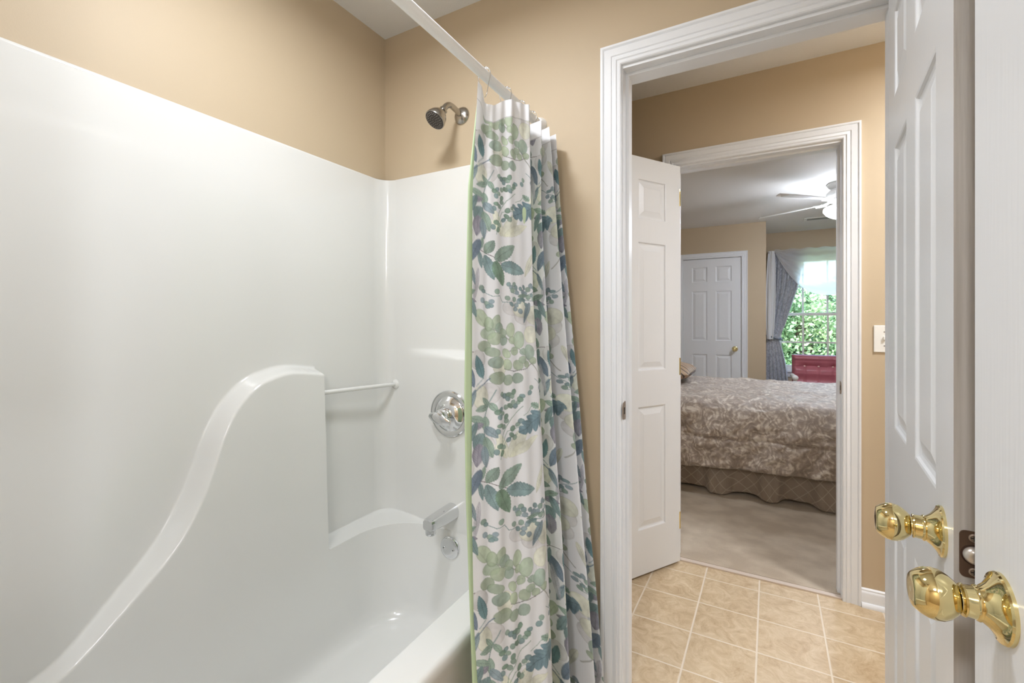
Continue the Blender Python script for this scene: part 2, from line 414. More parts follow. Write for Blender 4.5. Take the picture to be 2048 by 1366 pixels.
# local y axis points to +X side for this angle
knob(d1, M1, 23.3, 0, 37.1, -1); knob(d1, M1, 23.3, T1, 37.1, 1)
zc = 37.1
b = B(); vs = []
out = []
for cx, cz, a0 in ((.28, .88, 0), (-.28, .88, 90), (-.28, -.88, 180), (.28, -.88, 270)):
    for k in range(5):
        t = math.radians(a0+k*22.5); out.append((cx+.22*math.cos(t), cz+.22*math.sin(t)))
for xo in (25.68, 25.76): vs.append([b.verts.new(M1 @ Vector((xo, T1/2+p, zc+q))) for p, q in out])
b.faces.new(vs[0]); b.faces.new(vs[1][::-1])
for i in range(len(out)): b.faces.new((vs[0][i-1], vs[0][i], vs[1][i], vs[1][i-1]))
lp = obj('latch_plate', b, OLDBRASS, d1, loc=M1 @ Vector((25.7, T1/2, zc)))
b = B(); lathe(b, M1 @ Vector((25.7, T1/2, zc)), M1.to_3x3() @ Vector((1, 0, 0)), [(.05, .47), (.085, .47)], 32); obj('latch_collar', b, mat('collar_dark', (70, 52, 42), .5, metal=.6), lp)
b = B()
lathe(b, M1 @ Vector((25.7, T1/2, zc)), M1.to_3x3() @ Vector((1, 0, 0)), [(.06, .4), (.2, .4), (.34, .33), (.42, .2)], 32); obj('latch_bolt', b, mat('bolt_silver', (205, 198, 190), .3, metal=.7), lp, smooth=40)
for q in (.8, -.8):
    b = lathe(B(), M1 @ Vector((25.7, T1/2, zc+q)), M1.to_3x3() @ Vector((1, 0, 0)), [(.05, .2), (.1, .19), (.12, .15)], 24)
    s_ = obj('screw', b, STRIKE, lp)
    b = B()
    for w_, h_ in ((.12, .025), (.025, .12)):
        vv = [M1 @ Vector((25.825+t, T1/2+p*w_, zc+q+r*h_)) for t in (0, .004) for p, r in ((-1,-1),(1,-1),(1,1),(-1,1))]
        vv = [b.verts.new(v) for v in vv]; b.faces.new(vv[:4]); b.faces.new(vv[4:])
    obj('screw_slot', b, BLACK, s_)
for hz in (7, 38, 71):   # hinges
    b = lathe(B(), (12.35, 54.1, hz), (0, 0, 1), [(-.1, .2), (0, .3), (3.4, .3), (3.5, .2)], 16); obj('hinge', b, BRASS, d1, smooth=40)
# door_2: closer door, its latch stile reaches into the frame at the right
A2 = math.radians(90)
d2, M2, T2 = door('door_2', (8.35, .8), A2, 26.0, flip=True, label='nearest white door at the right edge, brass knob in front')
knob(d2, M2, 23.45, 0, 37.0, -1, k=1.0); knob(d2, M2, 23.45, T2, 37.0, 1)
# door_3: bedroom door folded back into the hall
A3 = math.atan2(-.848, -.53)
d3, M3, T3 = door('door_3', (-13.55, 95.3), A3, 27, flip=True, label='white six-panel door folded back in the hall beside the bedroom doorway')
for hz in (7, 38, 72):
    b = lathe(B(), (-13.75, 95.35, hz), (0, 0, 1), [(0, .28), (3.4, .28)], 16); obj('hinge', b, BRASS, d3, smooth=40)
knob(d3, M3, 24.6, 0, 37, -1); knob(d3, M3, 24.6, T3, 37, 1)
# door_4: closet door
d4, M4, T4 = door('door_4', (-32.8, 241.2), 0, 26.2, label='closed white six-panel closet door in the bedroom', zo=.7, H=79.3)
knob(d4, M4, 23.5, 0, 35.0, -1)

# ------------------------------------------------------------- tub and surround
ZR, ZT = 17.5, 72.1
XO, YO, XI, YI = XL+.2, YE-.22, -51.2, 53.8
YN, YNI = -4.6, -3.2
nL, nC, nE = 250, 26, 90
def arc(cx, cy, r, a0, a1, n): return [(cx+r*math.cos(math.radians(a0+(a1-a0)*k/n)), cy+r*math.sin(math.radians(a0+(a1-a0)*k/n))) for k in range(n+1)]
def seg(p, q, n): return [(p[0]+(q[0]-p[0])*k/n, p[1]+(q[1]-p[1])*k/n) for k in range(n+1)]
RO, RI = 2.6, 7.5
out_path = seg((-26, YN), (XO+RO, YN), 20)[:-1] + arc(XO+RO, YN+RO, RO, 270, 180, 12)[:-1] + seg((XO, YN+RO), (XO, 41.4), nL)[:-1] + seg((XO, 41.4), (XO, 41.8), 4)[:-1] + seg((XO, 41.8), (XO, YO-RO), 12)[:-1] + arc(XO+RO, YO-RO, RO, 180, 90, nC)[:-1] + seg((XO+RO, YO), (-26, YO), nE)
in_path = seg((-26, YNI), (XI+1.6, YNI), 20)[:-1] + arc(XI+1.6, YNI+1.6, 1.6, 270, 180, 11)  + seg((XI, YN+RO), (XI, 41.4), nL)[:-1] + seg((XI, 41.4), (XI, 41.8), 4)[:-1] + seg((XI, 41.8), (XI, YI-RI), 12)[:-1] + arc(XI+RI, YI-RI, RI, 180, 90, nC)[:-1] + seg((XI+RI, YI), (-26, YI), nE)
NP = len(out_path); iL0 = 32; iL1 = 32+nL+4; iC0 = iL1+12; iC1 = iC0+nC
SC = [(-6, 18.2), (4, 18.3), (9, 18.6), (13.5, 19.6), (15.6, 20.8), (17.3, 22.2), (19.1, 23.7), (21.0, 25.3), (22.9, 27.4), (24.5, 30.1), (25.7, 32.9), (27.0, 36.4), (28.5, 39.1), (30.5, 41.1), (32.6, 42.1), (35.8, 42.6), (40.3, 42.0), (46, 41.2)]
SC = [(a*1.03, CH+(b_-CH)*1.03) for a, b_ in SC]
SCd = np.array([(p.x, p.y) for p in catmull([(a, b_, 0) for a, b_ in SC], 60)])
SCt = np.gradient(SCd, axis=0)
zs = []
z = ZR
while z < ZT-.4:
    zs.append(z); z += .1 if z < 18.2 else (.17 if z < 44.5 else .6)
zs += [ZT-.35, ZT-.12, ZT]
_y = np.array([p[1] for p in out_path]); _z = np.array(zs)
SD = np.zeros((len(zs), NP))
for k_, z in enumerate(zs):
    if z > 46: SD[k_] = -9; continue
    d2 = (SCd[None, :, 0]-_y[:, None])**2+(SCd[None, :, 1]-z)**2; bi = d2.argmin(1)
    cr = SCt[bi, 0]*(z-SCd[bi, 1])-SCt[bi, 1]*(_y-SCd[bi, 0]); SD[k_] = np.sqrt(d2.min(1))*np.where(cr > 0, -1, 1)
def wall_w(i, k_, z, x):
    y = out_path[i][1]
    if z <= ZR+.001: return 1.0
    low = 1-sstep(ZR-.1, ZR+.35, z)
    if iL0 <= i < iC0:
        w = sstep(-.55, .5, SD[k_, i]) if y < 41.55 else 0
        if 41.4 < y < 41.8: w = sstep(41.8, 41.4, y)*sstep(-.55, .5, SD[k_, i]) if False else (1-sstep(41.4, 41.8, y))*sstep(-.55, .5, SD[k_, i])
        w *= 1 - .3*max(0, (z-ZR)/25)
        b0 = .62*(1-sstep(12, 27, y))*(1-sstep(24, 42, z))
        w = b0+(1-b0)*w if w < 1 else w
        return max(w, low)
    if i >= iC1 - 4:
        t = sstep(-51, -44.5, x)
        return max(t*(1-sstep(43.0, 44.5, z)), low)
    return low
bm = B(); rows = []
for k_, z in enumerate(zs):
    r = []
    for i in range(NP):
        o_, n_ = out_path[i], in_path[i]
        w = wall_w(i, k_, z, o_[0])
        lip = 0 if z < ZT-.3 else (.0 if z < ZT-.05 else .2)
        x = o_[0]+(n_[0]-o_[0])*w; y = o_[1]+(n_[1]-o_[1])*w
        if lip:
            x = max(XL, x - lip) if i > 20 else x; y = y + (lip if i > iC0 else (-lip if i < iL0 else 0))
        r.append((x, y, z))
    rows.append(r)
tub = empty('bathtub', (-40, 25, 0), 'white one-piece bathtub and moulded shower surround', 'bathtub')
R = grid(bm, rows)
# basin
XF = -29.35
iA = next(i for i in range(NP-1, 0, -1) if in_path[i][0] <= XF-2)
iB = next(i for i in range(NP) if in_path[i][0] <= XF-2)
wallpts = in_path[iB:iA+1]
front = arc(XF-2, YI-2, 2, 90, 0, 8)[1:-1] + seg((XF, YI-2), (XF, YNI+2), 60)[:-1] + arc(XF-2, YNI+2, 2, 0, -90, 8)[:-1]
ring0 = [(wallpts[0][0], YNI)] + wallpts[1:-1] + [(wallpts[-1][0], YI)] + front
def inset(path, d):
    n = len(path); out = []
    for i in range(n):
        a = Vector(path[i-1]); c = Vector(path[(i+1) % n]); t = (c-a)
        if t.length < 1e-6: t = Vector((1, 0))
        t.normalize(); nn = Vector((t.y, -t.x))
        out.append((path[i][0]+nn.x*d, path[i][1]+nn.y*d))
    return out
cx0, cy0 = -40.2, 25.3
sgn = 1
tst = inset(ring0, 1.0)
if abs(tst[100][0]-cx0)+abs(tst[100][1]-cy0) > abs(ring0[100][0]-cx0)+abs(ring0[100][1]-cy0): sgn = -1
lv = [(0, ZR), (.06, ZR-.9), (.16, ZR-2), (.4, 13), (.7, 10.5), (.95, 8), (1.08, 6.4), (1.3, 5.4), (1.75, 4.65), (2.4, 4.2), (3.3, 4.0)]
rr = []
for d, z in lv:
    p = inset(ring0, d*sgn) if d else ring0
    # far end slopes a little more
    rr.append([(x, y - (ZR-z)*.06*sstep(30, 53, y), z) for x, y in p])
cen = (cx0, cy0)
for k in range(1, 9):
    f = 1-k/8.3
    rr.append([(cen[0]+(x-cen[0])*f, cen[1]+(y-cen[1])*f, 4.0-.03*k) for x, y, _ in rr[len(lv)-1]])
RR = grid(bm, rr, closed=True); bm.faces.new(RR[-1])
obj('tub_shell', bm, ACRYL, tub, smooth=60, merge=.02)
# deck and apron
bm = B()
fr = [(-31.35, YI)] + front + [(-31.35, YNI)]
n = len(fr)
def outp(i):
    t = (fr[i][1]-YNI)/(YI-YNI); return t
rows = [[(x, y, ZR) for x, y in fr]]
for xo, zo in ((-26.0, ZR), (-25.72, ZR-.06), (-25.52, ZR-.22), (-25.42, ZR-.5), (-25.4, ZR-1.2), (-25.7, ZR-2.0), (-26.1, 10), (-26.3, 3.2), (-25.9, 2.6), (-25.8, 0)):
    r = []
    for i in range(n):
        y = fr[i][1]
        if i == 0: y = YI+.0
        if i == n-1: y = YNI
        e = 1.4 if (i < 1 or i > n-2) else 0
        r.append((xo, y + (1.3 if i == 0 else (-1.3 if i == n-1 else 0)), zo))
    rows.append(r)
grid(bm, rows)
obj('tub_apron', bm, ACRYL, tub, smooth=50)
b = tube(B(), [(-52.9, 41.0, 38.8), (-52.6, 48, 38.6), (-52.15, 55.1, 38.4)], .32, 20)
obj('towel_bar', b, mat('bar_acrylic', (226, 226, 223), .15, coat=.5), tub, smooth=50)
b = lathe(B(), (-52.15, 55.2, 38.4), (0, -1, 0), [(0, .8), (.12, .75), (.3, .5)], 24); obj('bar_socket', b, ACRYL, tub, smooth=40)

# ------------------------------------------------------------- shower fittings
VC = Vector((-40.0, 53.8, 35.0)); d = (0, -1, 0)
v = empty('shower_valve', VC, 'round chrome shower valve with lever handle on the tub surround', 'shower valve')
b = lathe(B(), VC, d, [(0, 3.42), (.12, 3.46), (.3, 3.42), (.42, 3.3), (.45, 3.1), (.4, 2.75), (.36, 2.6), (.42, 2.5), (.75, 2.2), (1.05, 1.75), (1.2, 1.35), (1.25, 1.1)], 72)
obj('escutcheon', b, CHROME, v, smooth=30)
b = lathe(B(), VC, d, [(1.15, 1.05), (1.25, 1.1), (1.7, 1.08), (1.78, .98), (1.82, .98), (1.9, 1.06), (2.5, 1.0), (2.75, .85), (2.9, .5), (2.93, .02)], 48)
hub = obj('handle_hub', b, CHROME, v, smooth=35)
b = B(); pts = catmull([VC+Vector(p) for p in ((1.7, -2.35, -.75), (.6, -2.75, -.45), (-.6, -2.85, -.1), (-1.6, -2.7, .1))], 6)
N_ = len(pts)
for ring_i in range(1):
    rings = []
    for i, p in enumerate(pts):
        t = i/(N_-1); w = .2+.62*math.sin(PI*min(1, t*.9+.06))**.6; h = .3
        rings.append([b.verts.new(p+Vector((math.sin(.3)*w*math.cos(a), h*math.sin(a), math.cos(.3)*w*math.cos(a)))) for a in [2*PI*k/20 for k in range(20)]])
    for p, q in zip(rings, rings[1:]):
        for k in range(20): b.faces.new((p[k], p[(k+1) % 20], q[(k+1) % 20], q[k]))
    b.faces.new(rings[0]); b.faces.new(rings[-1][::-1])
obj('lever', b, CHROME, hub, smooth=60)
b = ball(B(), VC+Vector((-.15, -2.0, .72)), .16, seg=12); obj('temperature_dot', b, BLACK, hub)

SP = Vector((-39.6, 53.8, 20.6))
v = empty('tub_spout', SP, 'chrome tub spout between valve and overflow plate', 'tub spout')
b = B(); rings = []
for i in range(15):
    t = i/14; y = -5.7*t
    w = 1.2-.28*t; up_ = 1.2-.5*t; dn = 1.25-.42*t; zc_ = .1*t
    pw = 2.2+2.2*t
    rg = []
    if i == 14: w *= .86; up_ *= .82; dn *= .9
    for k in range(36):
        a = 2*PI*k/36; ca, sa = math.cos(a), math.sin(a)
        rx = abs(ca)**(2/pw)*math.copysign(1, ca); rz = abs(sa)**(2/pw)*math.copysign(1, sa)
        rg.append(b.verts.new(SP+Vector((rx*w, y, zc_+rz*(up_ if sa > 0 else dn)))))
    rings.append(rg)
for p, q in zip(rings, rings[1:]):
    for k in range(36): b.faces.new((p[k], p[(k+1) % 36], q[(k+1) % 36], q[k]))
b.faces.new(rings[0]); b.faces.new(rings[-1][::-1])
obj('spout_body', b, CHROME, v, smooth=50)
b = lathe(B(), SP+Vector((0, -5.0, -.6)), (0, 0, -1), [(0, .72), (.45, .74), (.5, .66), (.55, .66), (.6, .72), (.78, .7), (.82, .6)], 32); obj('aerator', b, CHROME, v, smooth=35)
b = B(); quad(b, [SP+Vector(p) for p in ((-.45, -2.7, .955), (.5, -2.5, .975), (.5, -3.9, .83), (-.45, -4.0, .825))])
bmesh.ops.translate(b, verts=b.verts[:], vec=(0, 0, .035))
obj('spout_label', b, mat('spout_mark', (120, 120, 122), .35, metal=.8, var=((60, 60, 60), (160, 160, 160), 2, .45, .55)), v)

OC = Vector((-39.7, 53.25, 15.3))
v = empty('overflow_plate', OC, 'round chrome overflow plate with two screws below the spout', 'overflow plate')
b = lathe(B(), OC+Vector((0, .2, 0)), (0, -1, 0), [(0, 1.62), (.2, 1.64), (.34, 1.56), (.42, 1.4), (.46, .9), (.46, .02)], 56); pl = obj('plate', b, CHROME, v, smooth=30)
for s in (-1, 1):
    b = lathe(B(), OC+Vector((s*.85, -.25, -.02*s)), (0, -1, 0), [(0, .2), (.06, .2), (.1, .14)], 20); s_ = obj('screw', b, CHROME, pl, smooth=30)
    b = lathe(B(), OC+Vector((s*.85, -.34, -.02*s)), (0, -1, 0), [(0, .08), (.03, .08)], 12); obj('screw_slot', b, BLACK, s_)

HF = Vector((-39.0, YE, 79.7))
v = empty('wall_mounted_shower', HF, 'brushed nickel shower head on a bent arm above the surround', 'shower head')
b = lathe(B(), HF, (0, -1, 0), [(0, 1.32), (.1, 1.32), (.3, 1.2), (.55, .9), (.65, .6), (.7, .42)], 48); obj('flange', b, NICKEL, v, smooth=45)
ap = catmull([HF+Vector(p) for p in ((0, -.3, 0), (0, -1.8, .3), (0, -3.0, .35), (0, -3.9, -.15), (0, -4.6, -1.0))], 8)
b = tube(B(), ap, .42, 24); obj('shower_arm', b, NICKEL, v, smooth=60)
hd = Vector((-.18, -.58, -.78)).normalized(); h0 = HF+Vector((0, -4.45, -.85))
b = lathe(B(), h0, hd, [(0, .5), (.1, .58), (.45, .58), (.5, .48), (.6, .48), (.75, .7), (1.1, 1.0), (1.6, 1.28), (2.2, 1.45), (2.5, 1.48), (2.6, 1.44)], 56)
hb = obj('spray_head', b, NICKEL, v, smooth=35)
b = lathe(B(), h0, hd, [(2.56, 1.4), (2.63, 1.38), (2.66, 1.2), (2.66, .02)], 56); fc = obj('spray_face', b, mat('dark_face', (64, 56, 50), .45), hb)
_, fa, fb = frame_of(hd)
b = B()
for rad, cnt in ((.3, 6), (.62, 12), (.92, 18), (1.15, 22)):
    for k in range(cnt):
        a = 2*PI*k/cnt; ball(b, h0+hd*2.67+(fa*math.cos(a)+fb*math.sin(a))*rad, .055, seg=8)
obj('nozzles', b, mat('nozzle', (150, 144, 136), .5), fc, kind='stuff')

# ------------------------------------------------------------- shower rod and hooks
RX, RZ = -26.0, 75.5
v = empty('shower_rod', (RX, 55.4, RZ), 'straight white tension rod running over the tub', 'shower rod')
b = tube(B(), [(RX, YN-.1, RZ), (RX, 20, RZ), (RX, YE-.1, RZ)], .56, 32); obj('rod', b, RODM, v, smooth=60)
b = lathe(B(), (RX, YE-.02, RZ), (0, -1, 0), [(0, 1.0), (.4, .95), (1.0, .68), (1.02, .6)], 32); obj('rod_end', b, RODM, v, smooth=40)
b = lathe(B(), (RX, YN, RZ), (0, 1, 0), [(0, 1.0), (.4, .95), (1.0, .68)], 32); obj('rod_end', b, RODM, v, smooth=40)
b = B(); box(b, XL, -25.4, YN-4.5, YN-.15, 0, CZ); struct('wall_tub_end', b, PAINT)
def mk_hook(y, label):
    h = empty('curtain_hook', (RX, y, RZ), label, 'curtain hook', 'wire curtain hooks on the shower rod')
    pts = [(RX+.05, y, RZ-2.5), (RX+.35, y-.05, RZ-2.2), (RX+.62, y, RZ-.9), (RX+.78, y+.05, RZ), (RX+.6, y, RZ+.5), (RX+.25, y, RZ+.72), (RX-.25, y, RZ+.72), (RX-.6, y, RZ+.5), (RX-.78, y, RZ), (RX-.55, y, RZ-1.0), (RX-.25, y, RZ-2.1), (RX-.3, y, RZ-2.5)]
    b = tube(B(), catmull(pts, 5), .045, 8); w = obj('hook_wire', b, CHROME, h, smooth=60)
    for k in range(5):
        a = math.radians(50+20*k); b = ball(B(), (RX+.76*math.cos(a), y, RZ+.76*math.sin(a)), .12, seg=14); obj('roller_ball', b, CHROME, w, smooth=80)
    return h
for y, l in ((41.1, 'wire curtain hook nearest the camera, farthest from the wall'), (45.8, 'second wire curtain hook from the camera, at the middle of the front fold'), (49.4, 'third wire curtain hook, above the first pleat'), (52.6, 'wire curtain hook farthest from the camera, nearest the wall')): mk_hook(y, l)

# ------------------------------------------------------------- shower curtain
PX = 18.0; TW, TH, K = 270, 434, 2.2
IW, IH = int(TW*K), int(TH*K)
def make_print():
    rs = np.random.RandomState(3)
    def sn(n):
        g = rs.rand(n, n); g = np.concatenate([g, g[:1]], 0); g = np.concatenate([g, g[:, :1]], 1)
        yy = np.linspace(0, n, IH, endpoint=False); xx = np.linspace(0, n, IW, endpoint=False)
        y0 = yy.astype(int); x0 = xx.astype(int); fy = (yy-y0)[:, None]; fx = (xx-x0)[None]
        return (g[y0][:, x0]*(1-fy)*(1-fx) + g[y0+1][:, x0]*fy*(1-fx) + g[y0][:, x0+1]*(1-fy)*fx + g[y0+1][:, x0+1]*fy*fx)
    wc = (sn(14)*.5+sn(36)*.3+sn(90)*.2); fine = sn(140)
    img = np.zeros((IH, IW, 3)); img[:] = (230, 231, 234)
    YY, XX = np.mgrid[0:IH, 0:IW]
    def put(cx, cy, rad, fn, colr, al=1.0, tex=.35):
        for oy in (-TH, 0, TH):
            for ox in (-TW, 0, TW):
                x0, x1 = int((cx-rad+ox)*K), int((cx+rad+ox)*K)+1; y0, y1 = int((cy-rad+oy)*K), int((cy+rad+oy)*K)+1
                x0c, x1c, y0c, y1c = max(0, x0), min(IW, x1), max(0, y0), min(IH, y1)
                if x0c >= x1c or y0c >= y1c: continue
                X = XX[y0c:y1c, x0c:x1c]/K-ox; Y = YY[y0c:y1c, x0c:x1c]/K-oy
                m, sh = fn(X, Y)
                w = wc[y0c:y1c, x0c:x1c]
                c = np.array(colr)[None, None]*(1+(w-.5)[..., None]*tex*1.6)*sh[..., None]
                a = (m*al*(1-.25*tex*(fine[y0c:y1c, x0c:x1c])))[..., None]
                img[y0c:y1c, x0c:x1c] = img[y0c:y1c, x0c:x1c]*(1-a)+np.clip(c, 0, 255)*a
    def leaf(x0, y0, x1, y1, w, c, al=.95, ser=0.0, tip=1.0, vein=.18):
        L = math.hypot(x1-x0, y1-y0); ux, uy = (x1-x0)/L, (y1-y0)/L
        def fn(X, Y):
            t = ((X-x0)*ux+(Y-y0)*uy)/L; r = (X-x0)*-uy+(Y-y0)*ux
            tt = np.clip(t, 1e-4, 1-1e-4)
            hw = w/2*np.sin(PI*tt**(.8*tip))**.75
            if ser: hw = hw*(1+ser*np.sin(t*60))
            m = np.clip((hw-abs(r))*K*.8+.5, 0, 1)*((t > 0) & (t < 1))
            sh = 1-vein*np.exp(-(r/.5)**2)-vein*.6*np.exp(-((((abs(r)*.9+t*L) % 4.2)-2.1)/.45)**2)*(hw > 3) - .1*np.exp(-((hw-abs(r))/.9)**2)
            return m, sh
        put((x0+x1)/2, (y0+y1)/2, L/2+w, fn, c, al)
    def oval(cx, cy, rx, ry, c, al=.9, rot=0, edge=.14):
        ca, sa = math.cos(rot), math.sin(rot)
        def fn(X, Y):
            u = ((X-cx)*ca+(Y-cy)*sa)/rx; v = (-(X-cx)*sa+(Y-cy)*ca)/ry; d = np.sqrt(u*u+v*v)
            return np.clip((1-d)*min(rx, ry)*K*.8+.5, 0, 1), 1-edge*np.exp(-((1-d)*min(rx, ry)/.9)**2)
        put(cx, cy, max(rx, ry)+2, fn, c, al, .3)
    def stem(pts, w, c, al=.9):
        for (x0, y0), (x1, y1) in zip(pts, pts[1:]):
            L = math.hypot(x1-x0, y1-y0)+1e-6
            def fn(X, Y, x0=x0, y0=y0, x1=x1, y1=y1, L=L):
                t = np.clip(((X-x0)*(x1-x0)+(Y-y0)*(y1-y0))/L/L, 0, 1)
                d = np.hypot(X-x0-t*(x1-x0), Y-y0-t*(y1-y0)); return np.clip((w/2-d)*K+.5, 0, 1), np.ones_like(d)
            put((x0+x1)/2, (y0+y1)/2, L/2+w+1, fn, c, al, .1)
    def oak(x0, y0, x1, y1, w, c, al=.95):
        L = math.hypot(x1-x0, y1-y0); ux, uy = (x1-x0)/L, (y1-y0)/L
        def fn(X, Y):
            t = ((X-x0)*ux+(Y-y0)*uy)/L; r = (X-x0)*-uy+(Y-y0)*ux; tt = np.clip(t, 1e-3, 1)
            env = w/2*np.clip(np.sin(PI*np.clip(tt, 0, 1)**.75), 0, 1)**.55
            sk = tt-abs(r)/w*.45
            hw = env*(.58+.42*np.abs(np.sin(sk*PI*4.2)))
            m = np.clip((hw-abs(r))*K*.7+.5, 0, 1)*((t > 0) & (t < 1))
            sh = 1-.2*np.exp(-(r/.6)**2)-.12*np.exp(-((((abs(r)*.8-t*L) % 7)-3.5)/.6)**2)
            return m, sh
        put((x0+x1)/2, (y0+y1)/2, L/2+w, fn, c, al)
    TEAL = (126, 150, 152); TEALG = (144, 166, 154); BLUE = (138, 156, 165); SAGE = (172, 188, 162); SAGE2 = (162, 178, 154); PUR = (148, 146, 160); NAVY = (112, 128, 146); PALE = (222, 224, 206); GRY = (206, 204, 204); STM = (128, 126, 128)
    def motif(ox, oy, mx=1, hue=0):
        X = lambda x: ox+(x if mx > 0 else 135-x)
        def lf(a, b_, c, d, w, colr, **k): leaf(X(a), oy+b_, X(c), oy+d, w, colr, **k)
        def ov(a, b_, rx, ry, colr, rot=0, **k): oval(X(a), oy+b_, rx, ry, colr, rot=rot*mx, **k)
        def sm(p, w, colr, **k): stem([(X(a), oy+b_) for a, b_ in p], w, colr, **k)
        # pale silhouettes behind
        for a in ((60, -8, 40, -62, 20), (64, -8, 98, -66, 24), (66, -10, 120, -40, 20), (58, -14, 22, -44, 14)): lf(*a, PALE, al=.8, vein=.05)
        for a in ((105, 150, 22, 20), (125, 172, 18, 22), (80, 135, 20, 16), (122, 205, 16, 20), (10, 235, 14, 18), (30, 300, 18, 20), (20, 400, 18, 26)): ov(*a, GRY, al=.6)
        for a in ((100, 138, 20, 17), (128, 150, 18, 20), (118, 190, 16, 18), (15, 305, 13, 22), (50, 250, 14, 20)): ov(*a, PALE, al=.75)
        lf(130, 20, 112, 70, 12, PALE, al=.8); lf(12, 60, 2, 130, 10, (190, 190, 200), al=.8)
        # sprig of serrated leaves
        sm([(-2, 23), (14, 24), (40, 36), (64, 50)], 1.3, (110, 100, 104))
        lf(13, 24, 22, -3, 10, TEALG, ser=.06); lf(13, 27, 18, 60, 9, TEAL, ser=.06); lf(24, 30, 42, 3, 19, TEALG, ser=.05, tip=1.1)
        lf(24, 33, 40, 82, 19, TEAL, ser=.05); lf(42, 42, 88, 8, 26, TEALG, ser=.05); lf(42, 44, 62, 92, 25, (116, 142, 122), ser=.05); lf(58, 49, 110, 62, 27, TEAL, ser=.05)
        # berries
        sm([(76, 104), (92, 108), (112, 110), (132, 100), (150, 84)], 1.2, TEAL); sm([(24, 106), (38, 114), (52, 112), (60, 124), (74, 124)], 1.2, TEAL)
        sm([(92, 108), (108, 118), (130, 120)], 1.1, TEAL)
        for i, (a, b_) in enumerate(((72, 88), (78, 94), (84, 88), (88, 94), (90, 104), (80, 100), (98, 96), (104, 102), (100, 112), (108, 92), (112, 104), (118, 112), (106, 120), (94, 122), (84, 118), (78, 128), (88, 130), (118, 96), (126, 108), (124, 88), (130, 116), (112, 128), (86, 138), (18, 98), (22, 104), (20, 122), (28, 128), (34, 132), (36, 124), (46, 104), (30, 134), (96, 142), (70, 116), (132, 92), (136, 104))):
            ov(a, b_, 4.0+(i % 3)*.7, 4.6+(i % 2), (TEAL, BLUE, TEALG)[i % 3], rot=i)
        lf(92, 112, 118, 108, 9, TEALG); lf(90, 118, 112, 118, 8, TEAL)
        # eucalyptus
        sm([(10, 150), (22, 170), (60, 190), (88, 216), (120, 254), (136, 276)], 2.0, (170, 170, 166)); sm([(60, 256), (78, 262), (104, 258), (122, 246)], 1.4, STM); sm([(66, 222), (84, 220)], 1.2, STM)
        for i, (a, b_, rx, ry, ro) in enumerate(((18, 156, 13, 21, -.5), (44, 164, 10, 17, .3), (28, 186, 15, 13, 0), (50, 176, 11, 13, 0), (40, 196, 14, 14, .4), (22, 210, 13, 12, 0), (36, 222, 16, 10, .3), (58, 200, 10, 12, 0), (74, 180, 10, 17, .1), (76, 200, 8, 9, 0), (58, 186, 9, 11, 0), (44, 242, 17, 13, 0), (64, 226, 8, 12, -.5), (80, 222, 9, 10, 0), (90, 200, 13, 20, .1), (98, 224, 9, 8, 0), (66, 248, 9, 13, -.2), (86, 250, 11, 12, -.6), (96, 240, 9, 9, 0), (112, 226, 13, 18, 0), (120, 244, 9, 8, 0), (46, 272, 18, 14, 0), (66, 278, 10, 12, .3), (84, 276, 12, 12, 0), (104, 250, 8, 8, 0), (30, 168, 9, 16, 0))):
            ov(a, b_, rx*.88, ry*.88, (SAGE, SAGE2, (164, 182, 160), (152, 172, 158))[i % 4], al=.82, rot=ro)
        # blue leaf and twigs
        lf(18, 270, 8, 226, 15, (112, 146, 152), ser=.05); lf(-14, 240, 4, 286, 18, NAVY); lf(6, 290, -6, 330, 10, BLUE)
        sm([(0, 300), (14, 286), (32, 272)], 2, NAVY); sm([(8, 284), (20, 270)], 1.3, TEAL)
        # upright spray at left
        sm([(40, 294), (28, 320), (20, 350), (22, 410)], 1.5, TEAL)
        for i, a in enumerate(((28, 322, 18, 306, 9), (28, 324, 6, 330, 13), (30, 318, 42, 336, 11), (22, 342, 24, 372, 14), (20, 350, -6, 340, 14), (20, 356, -8, 362, 13), (22, 362, 42, 384, 15), (18, 372, 4, 400, 22), (22, 380, 34, 420, 16), (12, 390, 8, 432, 20), (20, 396, 24, 436, 14), (8, 350, -8, 392, 13))): lf(*a, (TEALG, TEAL, BLUE, PUR)[(i*3) % 4] if i > 3 else TEALG)
        # berry branch to the right
        sm([(46, 424), (52, 380), (70, 352), (92, 332)], 1.4, TEALG); sm([(50, 400), (62, 376), (84, 372), (96, 360)], 1.2, TEALG); sm([(48, 410), (60, 392), (82, 384)], 1.2, TEALG); sm([(92, 350), (104, 344), (112, 334)], 1.1, TEALG)
        for i, (a, b_) in enumerate(((52, 304), (58, 308), (66, 306), (72, 310), (64, 314), (76, 302), (84, 324), (78, 330), (68, 328), (60, 330), (48, 332), (42, 336), (52, 340), (46, 346), (60, 348), (74, 322), (92, 312), (88, 318), (112, 298), (108, 308), (46, 362), (54, 366), (42, 372), (72, 372), (82, 366), (88, 360), (70, 384), (76, 390), (64, 392), (46, 400), (54, 404), (40, 410), (50, 414), (60, 356))):
            ov(a, b_, 4.2+(i % 2)*.8, 5+(i % 3)*.5, (TEALG, TEAL, (120, 146, 130))[i % 3], rot=i*.7)
        # oak leaf
        oak(138, 352, 84, 382, 42, (122, 146, 156)); oak(126, 340, 110, 330, 14, TEALG)
        lf(150, 360, 168, 404, 12, BLUE)
    motif(0, 0); motif(135, 197, -1)
    img = np.clip(img, 0, 255)/255
    return np.where(img <= .04045, img/12.92, ((img+.055)/1.055)**2.4)
PRINT = make_print()
